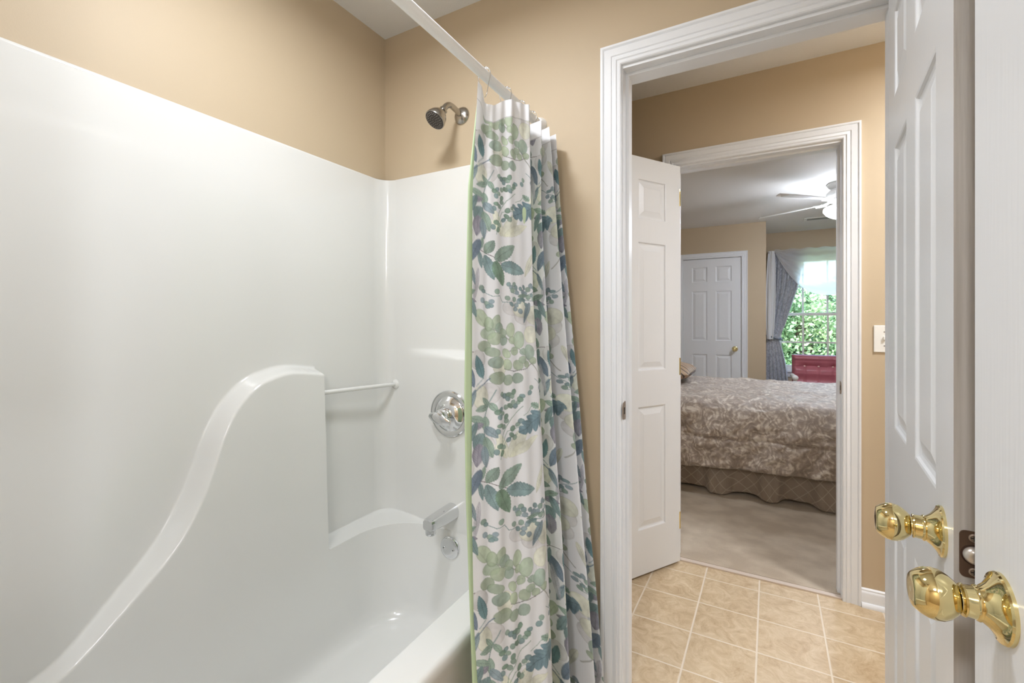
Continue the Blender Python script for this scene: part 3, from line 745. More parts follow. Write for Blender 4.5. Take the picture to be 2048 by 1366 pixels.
E_P0 = [(-26.0, 39.9, 74.0), (-25.52, 38.13, 61.1), (-25.08, 37.4, 50.8), (-24.64, 36.7, 40.9), (-24.2, 36.0, 31.4), (-23.75, 35.7, 19.7), (-23.4, 35.8, 14.1), (-23.0, 35.6, 3)]
E_R1 = [(-23.1, 46.0, 74.0), (-22.77, 45.8, 62.6), (-22.19, 45.4, 51.1), (-21.13, 45.0, 39.9), (-20.06, 44.0, 29.4), (-19.09, 43.0, 19.4), (-18.31, 42.0, 11.7), (-17.6, 41.2, 3)]
E_R2 = [(-22.9, 49.0, 73.7), (-22.96, 48.9, 63.3), (-22.07, 48.7, 51.2), (-21.14, 48.5, 39.4), (-19.98, 48.0, 28.0), (-18.92, 47.2, 17.2), (-18.1, 46.5, 8.6), (-17.8, 46.2, 3)]
E_R3 = [(-22.9, 51.5, 74.0), (-21.98, 51.2, 63.8), (-20.75, 50.8, 51.3), (-19.46, 50.3, 39.3), (-18.2, 49.8, 27.7), (-16.89, 49.0, 16.8), (-16.0, 48.5, 8), (-15.7, 48.2, 3)]
E_R4 = [(-22.84, 53.2, 73.6), (-22.06, 53.0, 64.2), (-20.56, 52.8, 51.4), (-19.16, 52.6, 38.9), (-18.06, 52.4, 26.8), (-16.86, 52.2, 15), (-16.05, 52.0, 5.5), (-15.9, 52, 3)]
E_V1 = [(-26.3, 47.6, 74), (-26.0, 47.6, 50), (-24.6, 47.4, 20), (-23.4, 46.8, 3)]
E_V2 = [(-26.3, 51.0, 74), (-25.8, 51.0, 50), (-24.2, 50.8, 20), (-22.6, 50.4, 3)]
E_V3 = [(-26.2, 53.2, 74), (-25.6, 53.2, 50), (-23.8, 53.0, 20), (-22.0, 53.0, 3)]
E_EN = [(-25.5, 54.4, 74), (-24.6, 54.5, 50), (-23.0, 54.5, 20), (-21.5, 54.4, 3)]
def at_z(E, z):
    E = sorted(E, key=lambda p: p[2]); zz = [p[2] for p in E]
    return np.array([np.interp(z, zz, [p[0] for p in E]), np.interp(z, zz, [p[1] for p in E])])
def cloth_rows(keys, svals, seg_n, zrows, ztop, bulge):
    """keys: edge lists; returns array rows x cols x 3 and s values"""
    S_ = []; 
    for i in range(len(svals)-1): S_ += list(np.linspace(svals[i], svals[i+1], seg_n[i], endpoint=False))
    S_.append(svals[-1]); S_ = np.array(S_); out = np.zeros((len(zrows), len(S_), 3))
    for r, zf in enumerate(zrows):
        z = 3.0 + (73.4-3.0)*zf
        P = np.array([at_z(k, z) for k in keys])
        m = [P[0]]; sv = [svals[0]]
        for i in range(len(P)-1):
            a, c = P[i], P[i+1]; d = c-a; nrm = np.array([d[1], -d[0]]); nrm /= np.linalg.norm(nrm)+1e-9
            for f in (.33, .67):
                m.append(a+d*f+nrm*bulge[i]*math.sin(PI*f)*(1 if f < .5 else .8)); sv.append(svals[i]+(svals[i+1]-svals[i])*f)
            m.append(c); sv.append(svals[i+1])
        m = np.array(m); sv = np.array(sv)
        # smooth cubic hermite through the points
        t = np.gradient(m, sv, axis=0)
        idx = np.clip(np.searchsorted(sv, S_, side='right')-1, 0, len(sv)-2); h = (sv[idx+1]-sv[idx]); u = (S_-sv[idx])/h
        h00 = 2*u**3-3*u**2+1; h10 = u**3-2*u**2+u; h01 = -2*u**3+3*u**2; h11 = u**3-u**2
        xy = h00[:, None]*m[idx]+(h10*h)[:, None]*t[idx]+h01[:, None]*m[idx+1]+(h11*h)[:, None]*t[idx+1]
        out[r, :, :2] = xy
        out[r, :, 2] = 3.0 + (ztop(S_)-3.0)*zf
    return out, S_
def np_mesh(name, P, parent, m, loc, colors=None, attr=None):
    R_, C_, _ = P.shape; me = bpy.data.meshes.new(name); nv = R_*C_
    me.vertices.add(nv); me.vertices.foreach_set('co', ((P.reshape(-1, 3)-np.array(loc))*S).astype(np.float32).ravel())
    i = np.arange(R_-1)[:, None]*C_+np.arange(C_-1)[None]; q = np.stack([i, i+1, i+1+C_, i+C_], -1).reshape(-1, 4)
    me.loops.add(q.size); me.loops.foreach_set('vertex_index', q.ravel().astype(np.int32))
    me.polygons.add(len(q)); me.polygons.foreach_set('loop_start', np.arange(0, q.size, 4).astype(np.int32))
    me.polygons.foreach_set('use_smooth', np.ones(len(q), bool))
    me.update(calc_edges=True); me.validate()
    if colors is not None:
        a = me.color_attributes.new('print', 'FLOAT_COLOR', 'POINT')
        a.data.foreach_set('color', np.concatenate([colors.reshape(-1, 3), np.ones((nv, 1))], 1).astype(np.float32).ravel())
    if attr is not None:
        a = me.attributes.new('cloth', 'FLOAT_VECTOR', 'POINT'); a.data.foreach_set('vector', attr.reshape(-1, 3).astype(np.float32).ravel())
    me.materials.append(m); o = bpy.data.objects.new(name, me); link_obj(o, parent, loc); return o
sv = [0, 7.5, 11.8, 15.6, 19.6, 23.6, 27.4, 31.0, 34.0]
def ztop(s):
    return np.interp(s, [0, .5, 1.0, 2.0, 3.6, 5.5, 7.5, 9.5, 11.8, 13.5, 15.6, 19.6, 23.6, 31, 34], [74.2, 73.8, 72.4, 72.0, 73.0, 73.4, 73.5, 73.2, 73.0, 72.6, 73.0, 72.8, 73.2, 72.8, 72.8])
NR = 1150
zf = np.linspace(1, 0, NR)
P, SS = cloth_rows([E_P0, E_R1, E_V1, E_R2, E_V2, E_R3, E_V3, E_R4, E_EN], sv, [150, 40, 70, 40, 80, 40, 60, 24], zf, ztop, [.45, .5, -.5, .5, -.6, .5, -.5, .3])
# gentle creases and ripples across the panels
zz = P[..., 2]; ss = SS[None]
rip = .16*np.sin(ss*2.1+zz*.05+1.2)*np.clip((zz-3)/30, .3, 1) + .10*np.sin(ss*4.3-zz*.07) + .05*np.sin(zz*.9+ss*1.7)*np.sin(ss*.8+.3)
fold = .75*np.exp(-((ss-(1.35+(73-zz)*.006))/.42)**2)*np.clip((zz-30)/44, 0, 1)
rip = rip*np.clip(ss/1.2, 0, 1)
P[..., 0] += (rip - fold)*.85; P[..., 1] -= (rip - fold)*.45
yp = (HY+(CH-zz)*18.8-480) % TH; xp = (ss*PX+0*zz) % TW
ix = (xp*K).astype(int) % IW; iy = (yp*K).astype(int) % IH
C = PRINT[iy, ix]
hem = (ztop(SS)[None]-zz) < 1.9
hw = np.array(lin((236, 236, 238))[:3]); C = np.where(hem[..., None], hw, C)
st_ = np.abs((ztop(SS)[None]-zz)-1.95) < .06; C = np.where(st_[..., None], hw*.72, C)
# side hem at the front edge
cu = empty('shower_curtain', (-23, 48, 3), 'white shower curtain with green and blue leaf print, gathered at the wall', 'shower curtain')
np_mesh('curtain_panel', P, cu, COTTON, (-23, 48, 3), colors=C)
# liner behind
L_0 = [(-26.3, 40.3, 72.6), (-25.95, 37.95, 62.1), (-25.45, 36.8, 50.8), (-25.0, 35.9, 41.0), (-24.65, 35.65, 31.4), (-24.2, 35.6, 21.9), (-23.8, 35.5, 14.15), (-23.5, 35.3, 4)]
L_1 = [(x-1.3, y-.3, z) for x, y, z in E_R1]; L_1 = [(max(x, -25.0 + (z-18)*.05 if z > 18 else -24.9), y, z) for x, y, z in L_1]
L_1[0] = (-25.4, 45.5, 74)
L_2 = [(-26.2, 53.8, 74), (-25.0, 54.0, 40), (-24.5, 54.0, 18), (-24.2, 54.0, 3)]
Pl, _ = cloth_rows([L_0, L_1, L_2], [0, 6.5, 14], [40, 40], np.linspace(1, 0, 120), lambda s: np.interp(s, [0, .6, 1.5, 4, 14], [73.9, 73.2, 71.6, 71.6, 71.6]), [.15, -.2])
Pl[..., 2] = np.maximum(Pl[..., 2], 4)
ln = np_mesh('curtain_liner', Pl, None, LINER, (-24, 46, 4))
tag(ln, 'light green liner edge behind the leaf-print shower curtain', 'curtain liner')
so = ln.modifiers.new('s', 'SOLIDIFY'); so.thickness = .04*S

# ------------------------------------------------------------- light switch in the hall
v = empty('light_switch', (18.85, YH, 45.8), 'white single light switch plate on the hall wall', 'light switch')
b = B(); box(b, 17.45, 20.25, YH-.22, YH, 43.5, 48.05); obj('switch_plate', b, PLASTIC, v, bevel=.1)
b = B(); box(b, 18.68, 19.02, YH-.55, YH-.2, 45.6, 46.2); obj('toggle', b, PLASTIC, v, bevel=.06)
for z in (44.6, 46.95):
    b = lathe(B(), (18.85, YH-.22, z), (0, -1, 0), [(0, .12), (.04, .1)], 12); obj('screw', b, mat('screw_grey', (150, 146, 140), .4), v)

# ------------------------------------------------------------- ceiling lamps and added fill lamps (out of view overhead)
def lamp(name, x, y, r, label, energy, colr=(1, .95, .88), size=None, m=LAMPG):
    v = empty(name, (x, y, CZ-4), label, 'ceiling light')
    b = lathe(B(), (x, y, CZ), (0, 0, -1), [(0, r), (.8, r), (1.1, r*.96)], 40); obj('lamp_base', b, NICKEL, v, smooth=30)
    b = lathe(B(), (x, y, CZ-1.1), (0, 0, -1), [(0, r*.93), (.6, r*.9), (1.4, r*.7), (1.9, r*.4), (2.1, .05)], 40); obj('lamp_shade', b, m, v, smooth=60)
    l = bpy.data.lights.new(name, 'AREA'); l.shape = 'DISK'; l.size = (size or r*1.8)*S; l.energy = energy; l.color = colr
    o = bpy.data.objects.new(name+'_source', l); col.objects.link(o); o.location = (x*S, y*S, (CZ-3.6)*S); return o
lamp('ceiling_or_fill_light', -30, 26, 4.5, 'round ceiling light above the tub', 11, (.91, .945, 1))
lamp('ceiling_or_fill_light', -8, -38, 8, 'added round fill light on the ceiling behind the camera', 25, (.91, .945, 1))  # added lamp, never in view: front fill for doors and knobs
lamp('ceiling_or_fill_light', 40, 75, 6, 'round ceiling light in the hall', 24, (.9, .94, 1))
lamp('ceiling_or_fill_light', -8, 121, 6, 'added round fill light on the ceiling just inside the bedroom', 9, (.84, .91, 1))  # added lamp, out of view: brightens the bed front and near carpet

v = empty('wall_fill_light', (XR, -32, 76), 'added three-globe fill light, unseen on the right bathroom wall', 'fill light')  # invented fixture behind the camera, lifts the low tub and surround
b = B(); box(b, XR-1, XR, -43, -21, 74.5, 78); obj('fill_light_bar', b, NICKEL, v, bevel=.2)
for y in (-39, -32, -25):
    b = ball(B(), (XR-3.6, y, 76.2), 2.3, seg=24); obj('globe', b, LAMPG, v, smooth=80)
l = bpy.data.lights.new('wall_fill_source', 'AREA'); l.shape = 'RECTANGLE'; l.size = 18*S; l.size_y = 4*S; l.energy = 8; l.color = (.91, .945, 1)  # area source of the added wall fill
o = bpy.data.objects.new('wall_fill_source', l); col.objects.link(o); o.location = ((XR-6.2)*S, -32*S, 76*S); o.rotation_euler = (0, math.radians(80), 0)
# ------------------------------------------------------------- bedroom: bed
bed = empty('bed', (-8, 167, 0), 'bed frame with box spring and mattress under the comforter', 'bed')
b = B(); box(b, -48, 30, 140.5, 193.5, 8, 15.5); obj('box_spring', b, mat('ticking', (206, 200, 190), .8), bed, bevel=.6)
b = B(); box(b, -48, 30, 140, 194, 15.5, 25.2); obj('mattress', b, mat('ticking2', (222, 218, 210), .8), bed, bevel=1.2)
for x in (-46, 28):
    for y in (143, 191):
        b = lathe(B(), (x, y, .35), (0, 0, 1), [(0, 1.0), (7.8, 1.0)], 16); obj('leg', b, BLACK, bed)
def nz(x, y, z, s): return noise.noise(Vector((x*s, y*s, z*s)))
prof = [(135.4, 8.0), (134.6, 8.5), (134.5, 10), (134.7, 13), (134.9, 15.9), (135.15, 16.9), (134.9, 17.9), (135.0, 20), (135.6, 22.6), (136.8, 24.9), (138.6, 26.4), (141.5, 27.1)]
prof += [(141.5+k*2.6, 27.2) for k in range(1, 20)] + [(193.6, 26.6), (195.6, 24.8), (196.9, 22), (197.4, 17), (197.6, 12), (197.4, 8.5)]
pr = catmull([(a, c, 0) for a, c in prof], 5)
rows = []
for i in range(221):
    x = -52+i*86/220; r = []
    hemz = .9*math.sin(x*.06+1.0)
    for k, p in enumerate(pr):
        y, z = p.x, p.y
        if z < 25 and y < 139:
            fold = .5*math.sin(x*.32 - (z-8)*.2 + 1.3*nz(x, 0, 0, .08)) + 1.0*nz(x*1.2-z*.6, z*.4, 1, .2) + .6*nz(x-z*.5, z, 4, .5) + .25*nz(x, z, 7, 1.1)
            fade = sstep(27, 19, z)
            seam = math.exp(-((z-16.95)/.35)**2)
            y -= fold*fade*(1-.6*seam) - .25*seam
            z += hemz*sstep(15, 8, z)
            z += (.35*math.sin(x*.05) )*math.exp(-((z-16.9)/2)**2)
        else:
            z += (.55*nz(x, y, 0, .12) + .38*nz(x, y, 3, .33) + .16*nz(x, y, 5, .9))*(1 if y < 194 else .4)
            z += -.25*math.exp(-((y-(150+nz(x,0,9,.05)*2))/.4)**2)
        r.append((x, y, z))
    rows.append(r)
b = B(); R = grid(b, rows); b.faces.new(R[0]); b.faces.new(R[-1][::-1])
cf = obj('comforter', b, JACQ, smooth=80, label='taupe floral jacquard comforter draped over the bed', cat='comforter')
# skirt
xs = np.linspace(-50, 32, 420); zr = np.linspace(10.5, .6, 26); Ps = np.zeros((26, 420, 3)); At = np.zeros_like(Ps)
for j, x in enumerate(xs):
    ph = math.sin(x*.42+.9*math.sin(x*.13)); pl_ = math.tanh(2.2*ph)
    for r, z in enumerate(zr):
        f = (10.5-z)/10
        Ps[r, j] = (x+.8*f*math.cos(x*.42), 139.4-(.45+1.0*f)*(pl_+.2)-.6*f+.25*f*math.sin(x*1.7), z+ (.35*f*(1-pl_)))
        At[r, j] = (x*1.12+pl_*.6, z, 0)
sk = np_mesh('bed_skirt', Ps, None, SKIRTM, (-8, 139, .6), attr=At)
tag(sk, 'taupe quilted bed skirt hanging below the comforter', 'bed skirt')
so = sk.modifiers.new('s', 'SOLIDIFY'); so.thickness = .06*S
# pillow
b = B(); rows = []
for i in range(33):
    t = -1+2*i/32; ring = []
    w = 13*(1-abs(t)**4*.12); h = 3.7*(1-abs(t)**2.6)**.6 + .12
    for k in range(36):
        a = 2*PI*k/36; ca, sa = math.cos(a), math.sin(a)
        ring.append((-31.0+t*10.8, 172+w*abs(ca)**.75*math.copysign(1, ca), 30.9+h*abs(sa)**.9*math.copysign(1, sa) + .25*math.sin(ca*5+t*4)))
    rows.append(ring)
R = grid(b, rows, closed=True); b.faces.new(R[0]); b.faces.new(R[-1][::-1])
for v_ in b.verts: v_.co.z = max(v_.co.z, 27.75)
m, nt, bb = newmat('pillow_stripe'); tc = nt.nodes.new('ShaderNodeTexCoord'); wv = nt.nodes.new('ShaderNodeTexWave'); wv.bands_direction = 'DIAGONAL'; wv.inputs['Scale'].default_value = 7; wv.inputs['Distortion'].default_value = .6
rp = nt.nodes.new('ShaderNodeValToRGB'); rp.color_ramp.elements[0].color = lin((84, 70, 62)); rp.color_ramp.elements[0].position = .08; rp.color_ramp.elements[1].color = lin((178, 150, 120)); rp.color_ramp.elements[1].position = .2
nt.links.new(tc.outputs['Object'], wv.inputs[0]); nt.links.new(wv.outputs['Fac'], rp.inputs[0]); nt.links.new(rp.outputs[0], bb.inputs[0]); bb.inputs['Roughness'].default_value = .5
pw_ = obj('pillow', b, m, smooth=80, label='brown striped pillow with dark cord edge at the head of the bed', cat='pillow')
b = tube(B(), [(-31.0+10.95*math.copysign(abs(math.cos(a))**.5, math.cos(a)), 172+12.6*math.copysign(abs(math.sin(a))**.5, math.sin(a)), 30.6) for a in [2*PI*k/60 for k in range(60)]], .3, 10, closed=True)
obj('cord', b, mat('dark_cord', (92, 78, 72), .6), pw_)

# ------------------------------------------------------------- armchair by the window
ch = empty('armchair', (24.5, 247, .35), 'burgundy button-tufted chair in front of the bedroom window', 'chair')
b = B(); rows = []
NX, NZ = 60, 34
def tuft(x, z):
    d = 0
    for bx, bz in ((19.6, 28.2), (25.0, 28.0), (30.4, 28.2)):
        rr_ = (x-bx)**2/6+(z-bz)**2/1.6; d += 1.1*math.exp(-rr_)
        d += .35*math.exp(-((x-bx)/.35)**2)*(1 if z < bz else .4)
    d += .5*math.exp(-((z-28.2-.3*math.sin((x-19)*.6))/.35)**2) + .3*math.exp(-((z-30.9)/.3)**2) + .3*math.exp(-((z-25.6)/.35)**2)
    return d
pf = []
for i in range(NX+1):
    x = 14.7+21.6*i/NX; col_ = []
    e = sstep(0, 1.2, x-14.7)*sstep(0, 1.2, 36.3-x)
    for k in range(NZ+1):
        z = 17+16.2*k/NZ; f = sstep(0, 1.3, 33.2-z)
        col_.append((x, 247.2+.12*(z-17)-(1.6+.5*math.sin((z-17)*.9))*e*(.3+.7*f)+tuft(x, z)*e, z))
    back = [(x, 250.5+.12*(z-17), z) for z in (33.3, 25, 17)]
    rows.append(col_+back)
R = grid(b, rows); b.faces.new(R[0][::-1]); b.faces.new(R[-1])
bk = obj('back_cushion', b, CHAIRRED, ch, smooth=70)
for bx in (19.6, 25.0, 30.4):
    b = ball(B(), (bx, 248.2, 28.2), .42, 1, .5, .8, seg=14); obj('button', b, mat('button_cream', (238, 205, 196), .5), bk, smooth=80)
b = B(); box(b, 15.2, 35.8, 228.5, 247.4, 14, 18.5); obj('seat_cushion', b, CHAIRRED, ch, bevel=1.4)
b = B(); box(b, 14.9, 36.1, 228, 249, 10.5, 14); obj('seat_frame', b, WOODW, ch, bevel=.4)
for x in (15.9, 35.1):
    for y in (229.3, 249.6):
        b = lathe(B(), (x, y, .4), (0, 0, 1), [(0, .7), (9, 1.0), (10.6, 1.0)], 16); obj('leg', b, WOODW, ch, smooth=40)
for x in (14.7, 36.3):
    b = tube(B(), [(x, 249.6, 23.6), (x, 243, 23.8), (x, 236, 24.1), (x, 230.8, 24.3)], [.9, 1.0, 1.05, 1.1], 20); ball(b, (x, 230.4, 24.3), 1.25, seg=20); obj('armrest', b, WOODW, ch, smooth=60)
    b = lathe(B(), (x, 231, 11), (0, 0, 1), [(0, .7), (12.6, .8)], 16); obj('arm_post', b, WOODW, ch, smooth=40)

# ------------------------------------------------------------- window
w = B()
for x0, x1, y0, y1, z0, z1 in ((9.2, 10.1, 275, 280.5, 24.2, 82.2), (42.9, 43.8, 275, 280.5, 24.2, 82.2), (9.2, 43.8, 275, 280.5, 81.3, 82.2), (9.2, 43.8, 275, 280.5, 23.6, 24.6)): box(w, x0, x1, y0, y1, z0, z1)
win = struct('window_1', w, PLASTIC, label='white double-hung grid window in the bedroom')
def sash(z0, z1, y):
    b = B(); box(b, 10.1, 11.5, y, y+1.3, z0, z1); box(b, 41.5, 42.9, y, y+1.3, z0, z1); box(b, 11.5, 41.5, y, y+1.3, z0, z0+1.5); box(b, 11.5, 41.5, y, y+1.3, z1-1.1, z1)
    s_ = obj('window_sash', b, PLASTIC, win)
    b = B()
    for x in (21.2, 31.8): box(b, x-.42, x+.42, y+.45, y+.85, z0+1.5, z1-1.1)
    zm = (z0+z1)/2; zm = 38.2 if z0 < 40 else 67.2
    box(b, 11.5, 41.5, y+.46, y+.84, zm-.42, zm+.42)
    obj('window_grid', b, PLASTIC, s_)
    b = B(); quad(b, [(11.5, y+.65, z0+1.5), (41.5, y+.65, z0+1.5), (41.5, y+.65, z1-1.1), (11.5, y+.65, z1-1.1)]); obj('window_pane', b, GLASS, s_)
sash(24.6, 53.2, 276.6); sash(52.1, 81.3, 278.2)
b = B(); box(b, 7.6, 45.4, 273.4, 276.6, 22.6, 23.7); obj('window_stool', b, TRIM, win, bevel=.2)
b = B(); box(b, 8.4, 44.6, 274.5, 275, 20.0, 22.6); obj('window_apron', b, TRIM, win, bevel=.15)

# curtain rod, scarf, drape
v = empty('curtain_rod', (27, 270.5, 84.9), 'dark bronze curtain rod above the bedroom window', 'curtain rod')
b = tube(B(), [(6.9, 270.5, 84.9), (48.5, 270.5, 84.9)], .5, 16); obj('rod', b, OLDBRASS, v)
for x, s in ((6.9, -1), (48.5, 1)):
    b = ball(B(), (x+s*.9, 270.5, 84.9), 1.1, 1, 1, 1, seg=20); obj('finial', b, mat('finial', (120, 96, 78), .5), v, smooth=80)
for x in (8.4, 46):
    b = B(); box(b, x-.3, x+.3, 270.5, 275, 84.6, 85.2); obj('bracket', b, OLDBRASS, v)
def sw_bottom(x):
    t = (x-31.5)/23.4; return 62.2 + 23.2*abs(t)**2.35
b = B(); rows = []
for i in range(90):
    x = 8.1+(54.9-8.1)*i/89; r = []; zb = sw_bottom(x); zt = 86.2+.25*math.sin(x*.9)
    ins = math.sin(PI*(x-8.1)/46.8)
    for k in range(60):
        t = k/59; z = zt+(zb-zt)*t**(1.0)
        yy = 269.6 - 1.6*ins*math.sin(PI*min(1, t*.9+.1)) - .55*math.sin(t*17+abs(x-31.5)*.12)*ins**.6*(1-.3*t) - .2*math.sin(t*41+x*.15)
        r.append((x if x < 48.6 else 48.6, yy, z))
    rows.append(r)
grid(b, rows); bmesh.ops.recalc_face_normals(b, faces=b.faces[:])
scf = obj('scarf_valance', b, SHEER, smooth=80, label='sheer white scarf swagged over the window rod', cat='curtain')
b = B(); rows = []
for k in range(70):
    t = k/69; z = 85.8-46*t; r = []
    wd = 1.3+.9*math.sin(PI*t)**.6; cx = 6.7-.6*t
    for i in range(30):
        u = i/29; r.append((max(4.1, cx-wd+2*wd*u), 269.0+.5*math.sin(u*9+t*2)+.25*math.sin(u*19), z))
    rows.append(r)
grid(b, rows); obj('scarf_tail', b, mat('scarf_white', (238, 240, 244), .8), scf, smooth=80)
# drape tied back
ZK = [85, 66.4, 56.3, 46.9, 41.2, 40.0, 38.5, 35.5, 27.5, 19.5, 2]
RK = [21.5, 18.6, 15.5, 12.9, 10.6, 10.3, 10.6, 11.5, 13.2, 14.2, 15.5]
LK = [7.3, 6.8, 6.0, 5.2, 4.6, 4.5, 4.4, 4.3, 4.2, 4.2, 4.2]
b = B(); rows = []
for k in range(150):
    z = 85-83*k/149; xr = float(np.interp(-z, [-q for q in ZK], RK)); xl = float(np.interp(-z, [-q for q in ZK], LK)); r = []
    amp = .32+.55*min(1, abs(z-40)/20)
    for i in range(120):
        u = i/119; r.append((xl+(xr-xl)*u, 271.6-amp*math.sin(u*2*PI*5.5+.35*math.sin(z*.12))-.2*math.sin(u*33+z*.1), z))
    rows.append(r)
grid(b, rows); dr = obj('drape', b, GREYDRAPE, smooth=80, label='grey patterned drape tied back left of the bedroom window', cat='curtain')
b = tube(B(), catmull([(4.3, 270.6, 41.6), (6.5, 269.7, 41.1), (8.6, 269.8, 40.1), (10.9, 270.9, 39.6), (11.2, 272.2, 40), (8, 272.8, 41), (4.4, 272.5, 41.8)], 5), .42, 10); obj('tieback', b, mat('tie_grey', (112, 118, 130), .6), dr, smooth=70)

# ------------------------------------------------------------- ceiling fan and vent
FX, FY = 26.5, 187.0
v = empty('ceiling_fan', (FX, FY, CZ-8), 'white ceiling fan with lit bowl above the bed', 'ceiling fan')
FW = mat('fan_white', (240, 240, 238), .35)
b = lathe(B(), (FX, FY, CZ), (0, 0, -1), [(0, 5.2), (.5, 5.4), (1.3, 4.9), (2.0, 3.4)], 48); obj('canopy', b, FW, v, smooth=40)
b = lathe(B(), (FX, FY, CZ-2.0), (0, 0, -1), [(0, 3.2), (.3, 4.6), (1.2, 5.5), (2.8, 5.6), (4.0, 4.8), (4.6, 3.0)], 48); obj('motor_housing', b, FW, v, smooth=40)
b = lathe(B(), (FX, FY, CZ-6.6), (0, 0, -1), [(0, 2.4), (1.0, 2.6), (1.2, 4.4), (1.5, 4.6), (1.6, 4.4)], 40); obj('light_fitter', b, FW, v, smooth=40)
b = lathe(B(), (FX, FY, CZ-8.1), (0, 0, -1), [(0, 5.9), (.4, 6.3), (1.2, 6.4), (2.4, 5.6), (3.4, 4.1), (4.1, 2.2), (4.4, .1)], 48); obj('light_bowl', b, FANG, v, smooth=60)
for k in range(5):
    a = math.radians(153.4+72.5*k)
    ca, sa = math.cos(a), math.sin(a); b = B()
    L0, L1 = 7.0, 28.5; n = 18; top = []; bot = []
    for i in range(n+1):
        t = i/n; l = L0+(L1-L0)*t; wv_ = (2.1+.9*min(1, t*2)) * (math.sqrt(max(0, 1-((t-.9)/.1)**2)) if t > .9 else 1)
        wv_ = max(wv_, .25); zz_ = CZ-6.2-.35*t
        rowt = []
        for s_ in (-1, 1): rowt.append((FX+l*ca-s_*wv_*sa, FY+l*sa+s_*wv_*ca, zz_-s_*.5))
        top.append([b.verts.new(p) for p in rowt]); bot.append([b.verts.new((p[0], p[1], p[2]-.22)) for p in rowt])
    for i in range(n):
        b.faces.new((top[i][0], top[i][1], top[i+1][1], top[i+1][0])); b.faces.new((bot[i][0], bot[i+1][0], bot[i+1][1], bot[i][1]))
        b.faces.new((top[i][0], top[i+1][0], bot[i+1][0], bot[i][0])); b.faces.new((top[i][1], bot[i][1], bot[i+1][1], top[i+1][1]))
    b.faces.new((top[0][0], bot[0][0], bot[0][1], top[0][1])); b.faces.new((top[n][0], top[n][1], bot[n][1], bot[n][0]))
    bl = obj('blade', b, FW, v)
    b = B()
    for s_ in (-1, 1):
        tube(b, [(FX+4.6*ca, FY+4.6*sa, CZ-5.6), (FX+6.4*ca-s_*.9*sa, FY+6.4*sa+s_*.9*ca, CZ-6.5), (FX+9.5*ca-s_*1.2*sa, FY+9.5*sa+s_*1.2*ca, CZ-6.5)], .25, 8)
    obj('blade_bracket', b, FW, bl)
v = empty('ceiling_vent', (25, 245, CZ), 'white slotted air vent in the bedroom ceiling', 'vent')
b = B(); box(b, 18.9, 32, 242, 248, CZ-.3, CZ); obj('vent_frame', b, FW, v, bevel=.1)
b = B()
for k in range(22): box(b, 20.3+k*.48, 20.3+k*.48+.26, 243.2, 246.8, CZ-.36, CZ-.3)
obj('vent_slots', b, mat('slot', (60, 60, 62), .8), v)

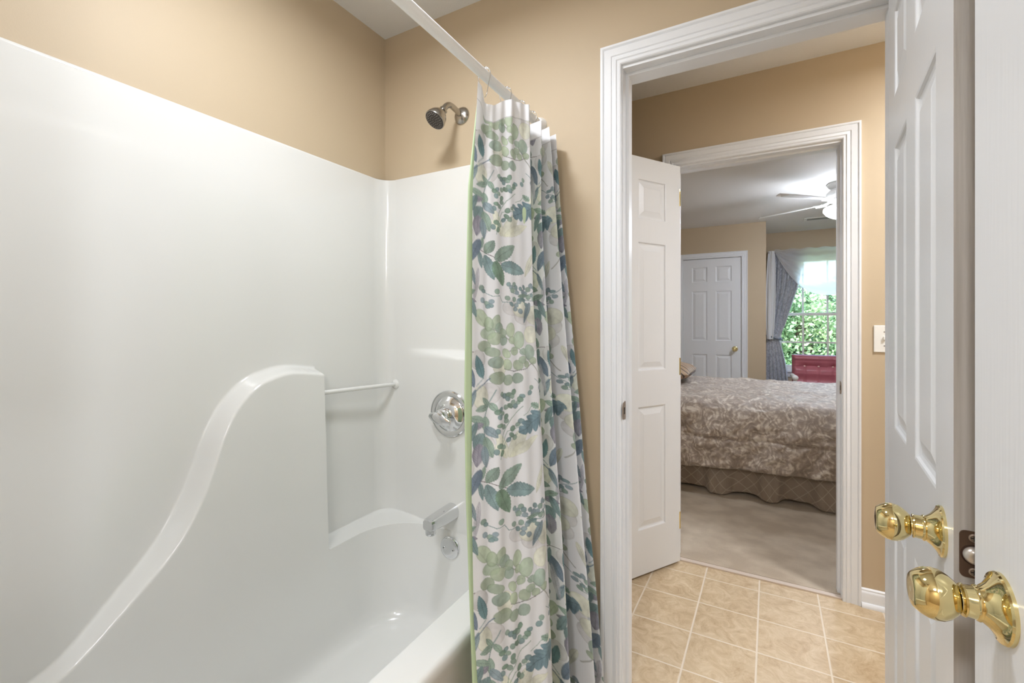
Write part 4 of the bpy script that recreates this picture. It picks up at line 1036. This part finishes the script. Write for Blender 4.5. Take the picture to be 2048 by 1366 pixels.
# ------------------------------------------------------------- outside
b = B(); box(b, -900, 1000, 282, 1600, -26, -20); g = obj('lawn', b, mat('grass', (96, 130, 70), .9, var=((120, 150, 84), (2, 2, 2), 5, .4, .6)), kind='stuff', label='green lawn beyond the window', cat='lawn')
LM = [leafmat('leaf_a', (96, 130, 88), (180, 200, 152), (130, 162, 118)), leafmat('leaf_b', (84, 124, 112), (160, 190, 170), (112, 150, 134)), leafmat('leaf_c', (118, 142, 88), (212, 210, 164), (158, 178, 124))]
def tree(x, y, r, h, mi, label, n):
    t = empty('tree', (x, y, -20), label, 'tree', 'trees outside the bedroom window')
    b = tube(B(), [(x, y, -20), (x+3, y+2, 20), (x-2, y+4, 60)], [7, 5.5, 4], 14); obj('trunk', b, mat('bark', (92, 76, 62), .9), t, smooth=60)
    rs = random.Random(int(x)*7+int(y)); me_v = []; me_f = []
    for k in range(int(n*1.5)):
        while True:
            p = Vector((rs.uniform(-1, 1), rs.uniform(-1, 1), rs.uniform(-1, 1)))
            if .3 < p.length < 1: break
        c = Vector((x+p.x*r, y+p.y*r, h+p.z*r*1.15)); c += Vector((nz(c.x, c.y, c.z, .03), nz(c.y, c.z, c.x, .03), nz(c.z, c.x, c.y, .03)))*12
        if c.z < -6: c.z = -6+rs.random()*20
        d = Vector((rs.gauss(0, 1), rs.gauss(0, 1), rs.gauss(-.5, .7))).normalized(); u = d.orthogonal().normalized(); u.rotate(Matrix.Rotation(rs.uniform(0, 6.28), 3, d))
        L_ = rs.uniform(2.0, 4.2); W_ = L_*.28; i0 = len(me_v)
        me_v += [c, c+d*L_*.4+u*W_, c+d*L_, c+d*L_*.4-u*W_]; me_f.append((i0, i0+1, i0+2, i0+3))
    me = bpy.data.meshes.new('foliage'); me.from_pydata([((q-Vector((x, y, -20)))*S)[:] for q in me_v], [], me_f); me.materials.append(LM[mi])
    o = bpy.data.objects.new('foliage', me); link_obj(o, t, (x, y, -20))
for i, (x, y, r, h, mi, l, n) in enumerate(((30, 400, 42, 36, 0, 'leafy green tree nearest the middle of the window', 12000), (-62, 402, 42, 36, 2, 'yellow-green tree nearest, left of the window', 9000), (122, 404, 42, 36, 1, 'bluish green tree nearest, right of the window', 9000), (76, 505, 46, 42, 1, 'dark green tree behind and between the nearer trees', 12000), (-20, 508, 46, 42, 2, 'pale green tree behind, at the left of the window', 10000), (176, 510, 46, 42, 0, 'distant green tree farthest right beyond the window', 8000))):
    tree(x, y, r, h, mi, l, n)

# ------------------------------------------------------------- sky, sun
w = bpy.data.worlds.new('sky'); sc.world = w; w.use_nodes = True; N = w.node_tree.nodes; L = w.node_tree.links
sky = N.new('ShaderNodeTexSky'); sky.sky_type = 'NISHITA'; sky.sun_disc = False; sky.sun_elevation = math.radians(50); sky.sun_rotation = math.radians(200)
N['Background'].inputs['Strength'].default_value = 1.5; L.new(sky.outputs[0], N['Background'].inputs[0])
sl = bpy.data.lights.new('sun', 'SUN'); sl.energy = 8.0; sl.angle = math.radians(.6); so = bpy.data.objects.new('sun', sl); col.objects.link(so)
so.rotation_euler = (math.radians(42), 0, math.radians(-22))

vs = sc.view_settings; vs.view_transform = 'Standard'; vs.look = 'None'; vs.gamma = 1; vs.use_curve_mapping = False; vs.exposure = 0.2
